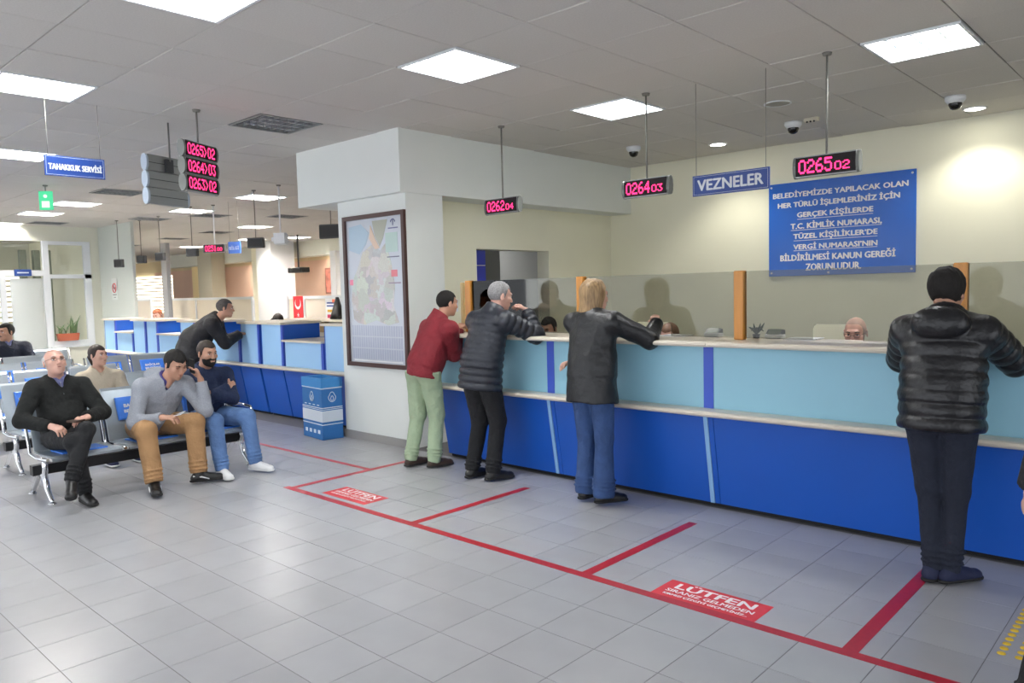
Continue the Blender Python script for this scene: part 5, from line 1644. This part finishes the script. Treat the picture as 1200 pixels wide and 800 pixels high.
# man in grey hoodie on the phone
oh = {}
person('man in a grey zip hoodie and tan trousers leaning forward with a phone', (-6.90, 2.78, 0), dict(
    pel=(-7.00, 2.74, 0.49), neck=(-6.76, 2.80, 0.915), head=(-6.655, 2.855, 1.035), face=(0.96, 0.14, -0.42), s=1.04,
    shL=(-6.76, 2.98, 0.845), shR=(-6.80, 2.615, 0.850), wL=(-6.60, 3.045, 0.890), wR=(-6.515, 2.665, 0.615), elL=(-6.45, 3.10, 0.60), elR=(-6.85, 2.45, 0.55),
    hdL=(-0.15, -0.30, 0.95), hdR=(0.75, 0.6, -0.02), pnL=(-0.3, -0.9, 0.1), pnR=(-0.1, 0.2, -1), curlL=0.75, curlR=0.9,
    kL=(-6.35, 3.06, 0.8), kR=(-6.40, 2.48, 0.8), aL=(-6.48, 2.93, 0.095), aR=(-6.44, 2.535, 0.095), tL=(0.35, 0.9, 0), tR=(0.95, -0.28, 0), prt=(0, -1, 0), out=oh),
    dict(skin=sk_b, hair=h_black, style='thick', vol=0.002, top=c_hood, pants=c_tan, shoe=s_black, sole=s_sole, stripe=s_white, shirt=c_purple, vneck=0.07, zip=s_black, ziplen=0.15, bulk=0.022, belly=0.95, hood=1.15, seated=True, hem=0.02, fit=0.028, width=0.158, collar_h=0.02, cuff=0.0, closed=True, topname='hoodie'))
t = thing('mobile_phone', 'black mobile phone held to the ear of the hoodie man', 'phone', (-6.625, 2.985, 1.015), 0)
MB().bbox(-0.035, 0.035, -0.005, 0.005, -0.065, 0.065, 0.004).build('casing', m_black, t)
MB().box(-0.031, 0.031, 0.005, 0.0055, -0.058, 0.058).build('glass', m_screen, t)
t.rotation_euler = (0.1, 0.15, 0.15)
t = thing('folded_papers', 'crumpled white receipt in the right hand of the hoodie man', 'papers', (-6.425, 2.775, 0.625), 0.5)
MB().add([(-0.04, -0.05, 0), (0.04, -0.05, 0.012), (0.045, 0.0, 0.028), (-0.035, 0.0, 0.006), (0.05, 0.06, 0.010), (-0.03, 0.065, 0.022)], [(0, 1, 2, 3), (3, 2, 4, 5)]).build('sheet', m_white, t)
MB().add([(-0.03, -0.03, 0.014), (0.05, -0.04, 0.03), (0.04, 0.04, 0.040), (-0.03, 0.05, 0.020)], [(0, 1, 2, 3)]).build('sheet', m_white, t)

# man in jeans with arms crossed
person('bearded man in a navy sweater and blue jeans sitting with crossed arms', (-6.97, 3.30, 0), dict(
    pel=(-7.02, 3.29, 0.49), neck=(-7.06, 3.29, 0.935), head=(-6.985, 3.30, 1.085), face=(0.97, 0.12, -0.10), s=1.0,
    shL=(-7.03, 3.49, 0.865), shR=(-7.02, 3.11, 0.870), wL=(-6.80, 3.20, 0.735), wR=(-6.84, 3.42, 0.770), elL=(-6.85, 3.75, 0.55), elR=(-6.85, 2.85, 0.55),
    hdL=(0.15, -0.95, 0.02), hdR=(-0.45, 0.8, 0.10), pnL=(-1, 0, -0.2), pnR=(-1, 0, 0), curlL=0.3, curlR=0.9,
    kL=(-6.40, 3.52, 0.8), kR=(-6.40, 3.12, 0.8), aL=(-6.50, 3.475, 0.09), aR=(-6.50, 3.15, 0.09), tL=(0.93, 0.36, 0), tR=(1, -0.1, 0), prt=(0, -1, 0)),
    dict(skin=sk_b, hair=h_dark, style='short', beard=h_black, top=c_navy, pants=c_jean, shoe=s_white, sole=s_solew, bulk=0.020, hem=0.02, seated=True, fit=0.020, width=0.155, collar_h=0.045, belly=0.9, topname='sweater'))

# woman in beige jacket, second row
person('woman with dark tied hair in a beige jacket on the second bench', (-8.32, 2.84, 0), dict(
    pel=(-8.40, 2.84, 0.48), neck=(-8.45, 2.83, 0.895), head=(-8.41, 2.825, 1.045), face=(0.9, 0.42, 0.05), s=0.92, hs=1.0,
    shL=(-8.43, 3.00, 0.815), shR=(-8.43, 2.67, 0.815), wL=(-8.12, 2.95, 0.56), wR=(-8.12, 2.74, 0.56), elL=(-8.4, 3.2, 0.4), elR=(-8.4, 2.4, 0.4),
    kL=(-7.8, 2.95, 0.8), kR=(-7.8, 2.72, 0.8), aL=(-7.93, 2.96, 0.085), aR=(-7.92, 2.70, 0.085), prt=(0, -1, 0)),
    dict(skin=sk_a, hair=h_dark, style='pony', vol=0.004, female=True, top=c_beige, pants=c_darkj, shoe=s_blue, sole=s_solew, bulk=0.022, hem=0.02, seated=True, width=0.132, collar_h=0.035, vneck=0.06, fold=0.008))

# man in navy coat far left
person('man with moustache in a navy coat sitting in the farthest row, head turned left', (-13.70, 3.36, 0), dict(
    pel=(-13.78, 3.36, 0.49), neck=(-13.85, 3.36, 0.98), head=(-13.83, 3.34, 1.14), face=(0.55, -0.95, 0.0), s=1.08, hs=1.10,
    shL=(-13.82, 3.59, 0.90), shR=(-13.82, 3.14, 0.90), wL=(-13.45, 3.42, 0.72), wR=(-13.45, 3.20, 0.68), elL=(-13.7, 3.8, 0.5), elR=(-13.7, 2.9, 0.5),
    hdL=(0.3, -0.9, 0), curlL=1.0,
    kL=(-13.1, 3.46, 0.8), kR=(-13.1, 3.25, 0.8), aL=(-13.35, 3.5, 0.085), aR=(-13.35, 3.2, 0.085), prt=(0, -1, 0), near=False),
    dict(skin=sk_b, hair=h_black, style='short', moustache=h_black, top=c_coat, pants=c_blacktr, shoe=s_black, sole=s_sole, shirt=c_check, vneck=0.16, bulk=0.035, hem=0.02, seated=True, belly=1.0))

# man leaning on the far counter
person('man in a black windbreaker leaning on the far counter', (-10.2, 4.55, 0), dict(
    pel=(-10.24, 4.60, 0.95), neck=(-9.98, 4.86, 1.33), head=(-9.86, 4.94, 1.455), face=(0.55, 0.84, -0.08), s=1.04,
    shL=(-10.11, 4.93, 1.25), shR=(-9.84, 4.73, 1.25), wL=(-10.02, 5.22, 1.100), wR=(-9.86, 5.14, 1.100), elL=(-10.25, 5.10, 0.9), elR=(-9.80, 4.90, 0.7),
    hdL=(0.5, 0.8, 0), hdR=(-0.1, 1, 0),
    kL=(-10.4, 4.9, 0.5), kR=(-10.2, 4.9, 0.5), aL=(-10.38, 4.42, 0.085), aR=(-10.14, 4.52, 0.085), prt=(0.75, -0.66, 0), near=False),
    dict(skin=sk_b, hair=h_salt, style='short', top=c_wind, pants=c_blacktr, shoe=s_black, sole=s_sole, bulk=0.045, hem=0.14, hemdir=(0, 0, 1), hipdepth=0.95, width=0.165, collar_h=0.06, fold=0.009))

# man in dark red jacket
person('man with moustache in a dark red jacket and pale green trousers at the counter', (-5.34, 4.56, 0), dict(
    pel=(-5.36, 4.56, 0.90), neck=(-5.30, 4.70, 1.365), head=(-5.27, 4.80, 1.500), face=(0.25, 1.0, -0.10), s=0.97,
    shL=(-5.47, 4.73, 1.265), shR=(-5.10, 4.66, 1.265), wL=(-5.36, 4.92, 1.272), wR=(-5.20, 4.86, 1.280), elL=(-5.52, 4.80, 0.8), elR=(-5.08, 4.50, 0.7),
    hdL=(0.7, 0.8, 0), hdR=(-0.2, 1, 0.25), curlL=0.8, curlR=0.9, pnL=(0, 0, -1), pnR=(-0.3, 0, -1),
    kL=(-5.5, 4.9, 0.5), kR=(-5.3, 4.9, 0.5), aL=(-5.48, 4.48, 0.085), aR=(-5.27, 4.58, 0.085), tL=(0.05, 1, 0), tR=(0.25, 1, 0), prt=(1, 0.0, 0)),
    dict(skin=sk_b, hair=h_black, style='short', moustache=h_black, top=c_red, pants=c_green, shoe=s_brown, sole=s_sole, bulk=0.038, hem=0.06, hemdir=(0, 0, 1), width=0.152, collar_h=0.065, fit=0.022, fold=0.008, pfold=0.008, belly=1.0, cuff=0.03, flare=0.6))

# grey haired man in long puffer
person('grey haired man in a long navy puffer coat and black trousers at the counter', (-4.60, 4.60, 0), dict(
    pel=(-4.61, 4.54, 0.93), neck=(-4.55, 4.66, 1.435), head=(-4.535, 4.745, 1.560), face=(0.45, 0.9, -0.18), s=1.02,
    shL=(-4.75, 4.65, 1.350), shR=(-4.36, 4.62, 1.355), wL=(-4.66, 5.00, 1.285), wR=(-4.40, 4.93, 1.430), elL=(-4.78, 4.90, 0.9), elR=(-4.22, 4.86, 1.20),
    hdL=(0.6, 0.8, 0), hdR=(-0.85, -0.05, 0.45), pnR=(0, -0.5, -0.8), curlR=0.9,
    kL=(-4.7, 4.9, 0.5), kR=(-4.5, 4.9, 0.5), aL=(-4.71, 4.52, 0.085), aR=(-4.50, 4.56, 0.085), tL=(0.05, 1, 0), tR=(0.35, 0.95, 0), prt=(1, 0, 0)),
    dict(skin=sk_c, hair=h_grey, style='short', top=c_puff, pants=c_blacktr, shoe=s_black, sole=s_sole, bulk=0.036, hem=0.15, hemdir=(0, 0, 1), puff=(0.060, 0.021), width=0.155, collar_h=0.06, fit=0.020, fold=0.0022, flare=1.0))

# blonde woman in leather jacket
person('blonde woman in a black leather jacket and blue jeans seen from behind', (-3.40, 4.58, 0), dict(
    pel=(-3.42, 4.54, 0.92), neck=(-3.44, 4.60, 1.415), head=(-3.455, 4.645, 1.550), face=(0.35, 0.93, -0.05), s=0.97, hs=1.04,
    shL=(-3.62, 4.60, 1.350), shR=(-3.25, 4.60, 1.355), wL=(-3.655, 4.60, 1.055), wR=(-3.14, 5.00, 1.350), elL=(-3.50, 5.10, 1.05), elR=(-3.02, 4.75, 1.15),
    hdL=(-0.30, -0.75, -0.15), hdR=(-0.5, 0.5, 0.4), pnL=(0.2, 0, -1), curlL=0.9, curlR=1.2,
    kL=(-3.5, 4.8, 0.5), kR=(-3.35, 4.8, 0.5), aL=(-3.51, 4.56, 0.085), aR=(-3.33, 4.54, 0.085), tL=(0.1, 1, 0), tR=(0.5, 0.87, 0), prt=(1, 0, 0)),
    dict(skin=sk_a, hair=h_blond, style='bob', female=True, top=c_leather, pants=c_jeand, shoe=s_black, sole=s_sole, bulk=0.034, hem=0.15, hemdir=(0, 0, 1), width=0.160, collar_h=0.03, fit=0.016, fold=0.009, hemw=2.6, cuff=0.035, flare=1.1))

# young man in black puffer with hood
person('young man with black hair in a black hooded puffer jacket at the right', (-1.08, 4.48, 0), dict(
    pel=(-1.06, 4.42, 0.93), neck=(-1.07, 4.52, 1.420), head=(-1.085, 4.615, 1.545), face=(0.12, 0.98, -0.12), s=1.0,
    shL=(-1.255, 4.52, 1.335), shR=(-0.885, 4.52, 1.335), wL=(-1.21, 4.93, 1.285), wR=(-0.93, 4.94, 1.285), elL=(-1.50, 4.74, 0.98), elR=(-0.62, 4.74, 0.98),
    hdL=(0.8, 0.6, 0), hdR=(-0.8, 0.6, 0), curlL=0.6, curlR=0.6,
    kL=(-1.13, 4.8, 0.5), kR=(-0.98, 4.8, 0.5), aL=(-1.10, 4.46, 0.085), aR=(-1.02, 4.48, 0.085), tL=(0.2, 1, 0), tR=(0.55, 0.85, 0), prt=(1, 0, 0)),
    dict(skin=sk_b, hair=h_black, style='thick', vol=0.010, top=c_puffb, pants=c_darkj, shoe=s_blue, sole=s_sole, bulk=0.040, hem=0.10, hemdir=(0, 0, 1), puff=(0.072, 0.018), width=0.156, collar_h=0.05, hood=1.12, fit=0.008, fold=0.0025, flare=1.0, shr=0.050))

# person at the right edge
person('person in black at the right edge, only a hand and trouser leg in view', (-0.16, 3.12, 0), dict(
    pel=(-0.175, 3.16, 0.95), neck=(-0.125, 3.16, 1.45), head=(-0.105, 3.18, 1.60), face=(-0.2, 1, 0), s=1.0,
    shL=(-0.305, 3.20, 1.37), shR=(0.065, 3.12, 1.37), wL=(-0.470, 3.17, 0.875), wR=(0.105, 3.2, 0.85), elL=(-0.435, 3.0, 1.1), elR=(0.245, 3.0, 1.1),
    hdL=(-0.15, 0.1, -1), hdR=(0, 0.1, -1), pnL=(0.8, 0.5, 0), curlL=0.5,
    kL=(-0.355, 3.4, 0.5), kR=(-0.055, 3.4, 0.5), aL=(-0.455, 2.97, 0.085), aR=(-0.075, 3.1, 0.085), tL=(0, 1, 0), prt=(1, 0, 0)),
    dict(skin=sk_a, hair=h_dark, style='short', top=c_wind, pants=c_blacktr, shoe=s_black, sole=s_sole, bulk=0.02, hem=0.08))
t = thing('bracelet', 'black bead bracelet on the hand at the right edge', 'bracelet', (-0.467, 3.17, 0.885))
MB().tube([(0.034 * math.cos(i * math.pi / 8), 0.034 * math.sin(i * math.pi / 8), 0) for i in range(17)], 0.006, 6).build('band', m_black, t)

# clerks behind the cash desk
def clerk(label, x, y, zt, face, look, s=1.0):
    hz = zt - 0.118
    person(label, (x, y + 0.06, 0), dict(pel=(x, y + 0.12, 0.60), neck=(x, y + 0.03, hz - 0.155), head=(x, y, hz), face=face, s=s,
        shL=(x + 0.17, y, hz - 0.24), shR=(x - 0.17, y, hz - 0.24), wL=(x + 0.12, y - 0.30, 0.80), wR=(x - 0.12, y - 0.30, 0.80), elL=(x + 0.35, y, 0.7), elR=(x - 0.35, y, 0.7),
        prt=(-1, 0, 0), kL=(x + 0.1, y - 0.5, 0.9), kR=(x - 0.1, y - 0.5, 0.9), aL=(x + 0.1, y - 0.25, 0.095), aR=(x - 0.1, y - 0.25, 0.095)), look)
base = dict(pants=c_blacktr, shoe=s_black, sole=s_sole, bulk=0.012, hem=0.02, seated=True)
clerk('dark haired clerk behind the glass beside the grey haired customer', -4.98, 5.90, 1.325, (0.25, -1, -0.25), dict(base, skin=sk_b, hair=h_black, style='short', top=c_white, topname='shirt'))
clerk('woman clerk with light brown hair behind the glass', -3.55, 5.85, 1.285, (0.15, -1, -0.2), dict(base, skin=sk_c, hair=mat('light_brown_hair', (112, 80, 60), 0.6, noise=0.3, nscale=50), style='pony', female=True, top=c_beige, topname='shirt'))
clerk('bald clerk with glasses behind the glass at the right', -2.02, 5.98, 1.345, (0.1, -1, -0.22), dict(base, skin=sk_c, hair=h_salt, style=None, glasses=m_gl, top=c_white, topname='shirt'))
structure(MB().box(-5.4, 1.6, 5.33, 5.75, 0.70, 0.74).build('trim_clerk_desk', m_top))
# clerks of the far counter
clerk('dark haired far clerk whose head shows left of the other at the flag', -10.35, 5.95, 1.28, (0.3, -0.4, -0.8), dict(base, skin=sk_a, hair=h_black, style='thick', top=c_navy, topname='shirt'), 0.95)
clerk('brown haired far clerk whose head shows nearest the flag', -11.2, 6.5, 1.31, (0.4, -0.4, -0.8), dict(base, skin=sk_a, hair=h_dark, style='thick', vol=0.01, top=c_coat, topname='shirt'), 0.95)
p = on_y(185, 377, 6.3)
clerk('ginger haired far clerk in front of the glowing window', p[0], 6.3, 1.40, (0.5, -0.8, -0.4), dict(base, skin=sk_c, hair=mat('ginger_hair', (150, 84, 50), 0.6), style='short', top=c_white, topname='shirt'), 1.0)
for (x, y, lb) in ((-3.55, 5.97, 'grey office chair of the woman clerk'), (-2.02, 6.10, 'grey office chair of the bald clerk'), (-4.98, 6.02, 'grey office chair of the dark haired clerk'), (-10.35, 6.07, 'grey office chair of the left far clerk'), (-11.2, 6.62, 'grey office chair of the brown haired far clerk'), (p[0], 6.42, 'grey office chair of the ginger haired far clerk')):
    if not lb: continue
    t = thing('office_stool', lb, 'stool', (x, y, 0), 0)
    MB().cyl(0, 0, 0.46, 0.51, 0.19, 20).build('seat', m_dgrey, t)
    MB().cyl(0, 0, 0.03, 0.46, 0.03, 10).build('column', m_chrome, t)
    MB().cyl(0, 0, 0, 0.03, 0.22, 20).build('base', m_black, t)
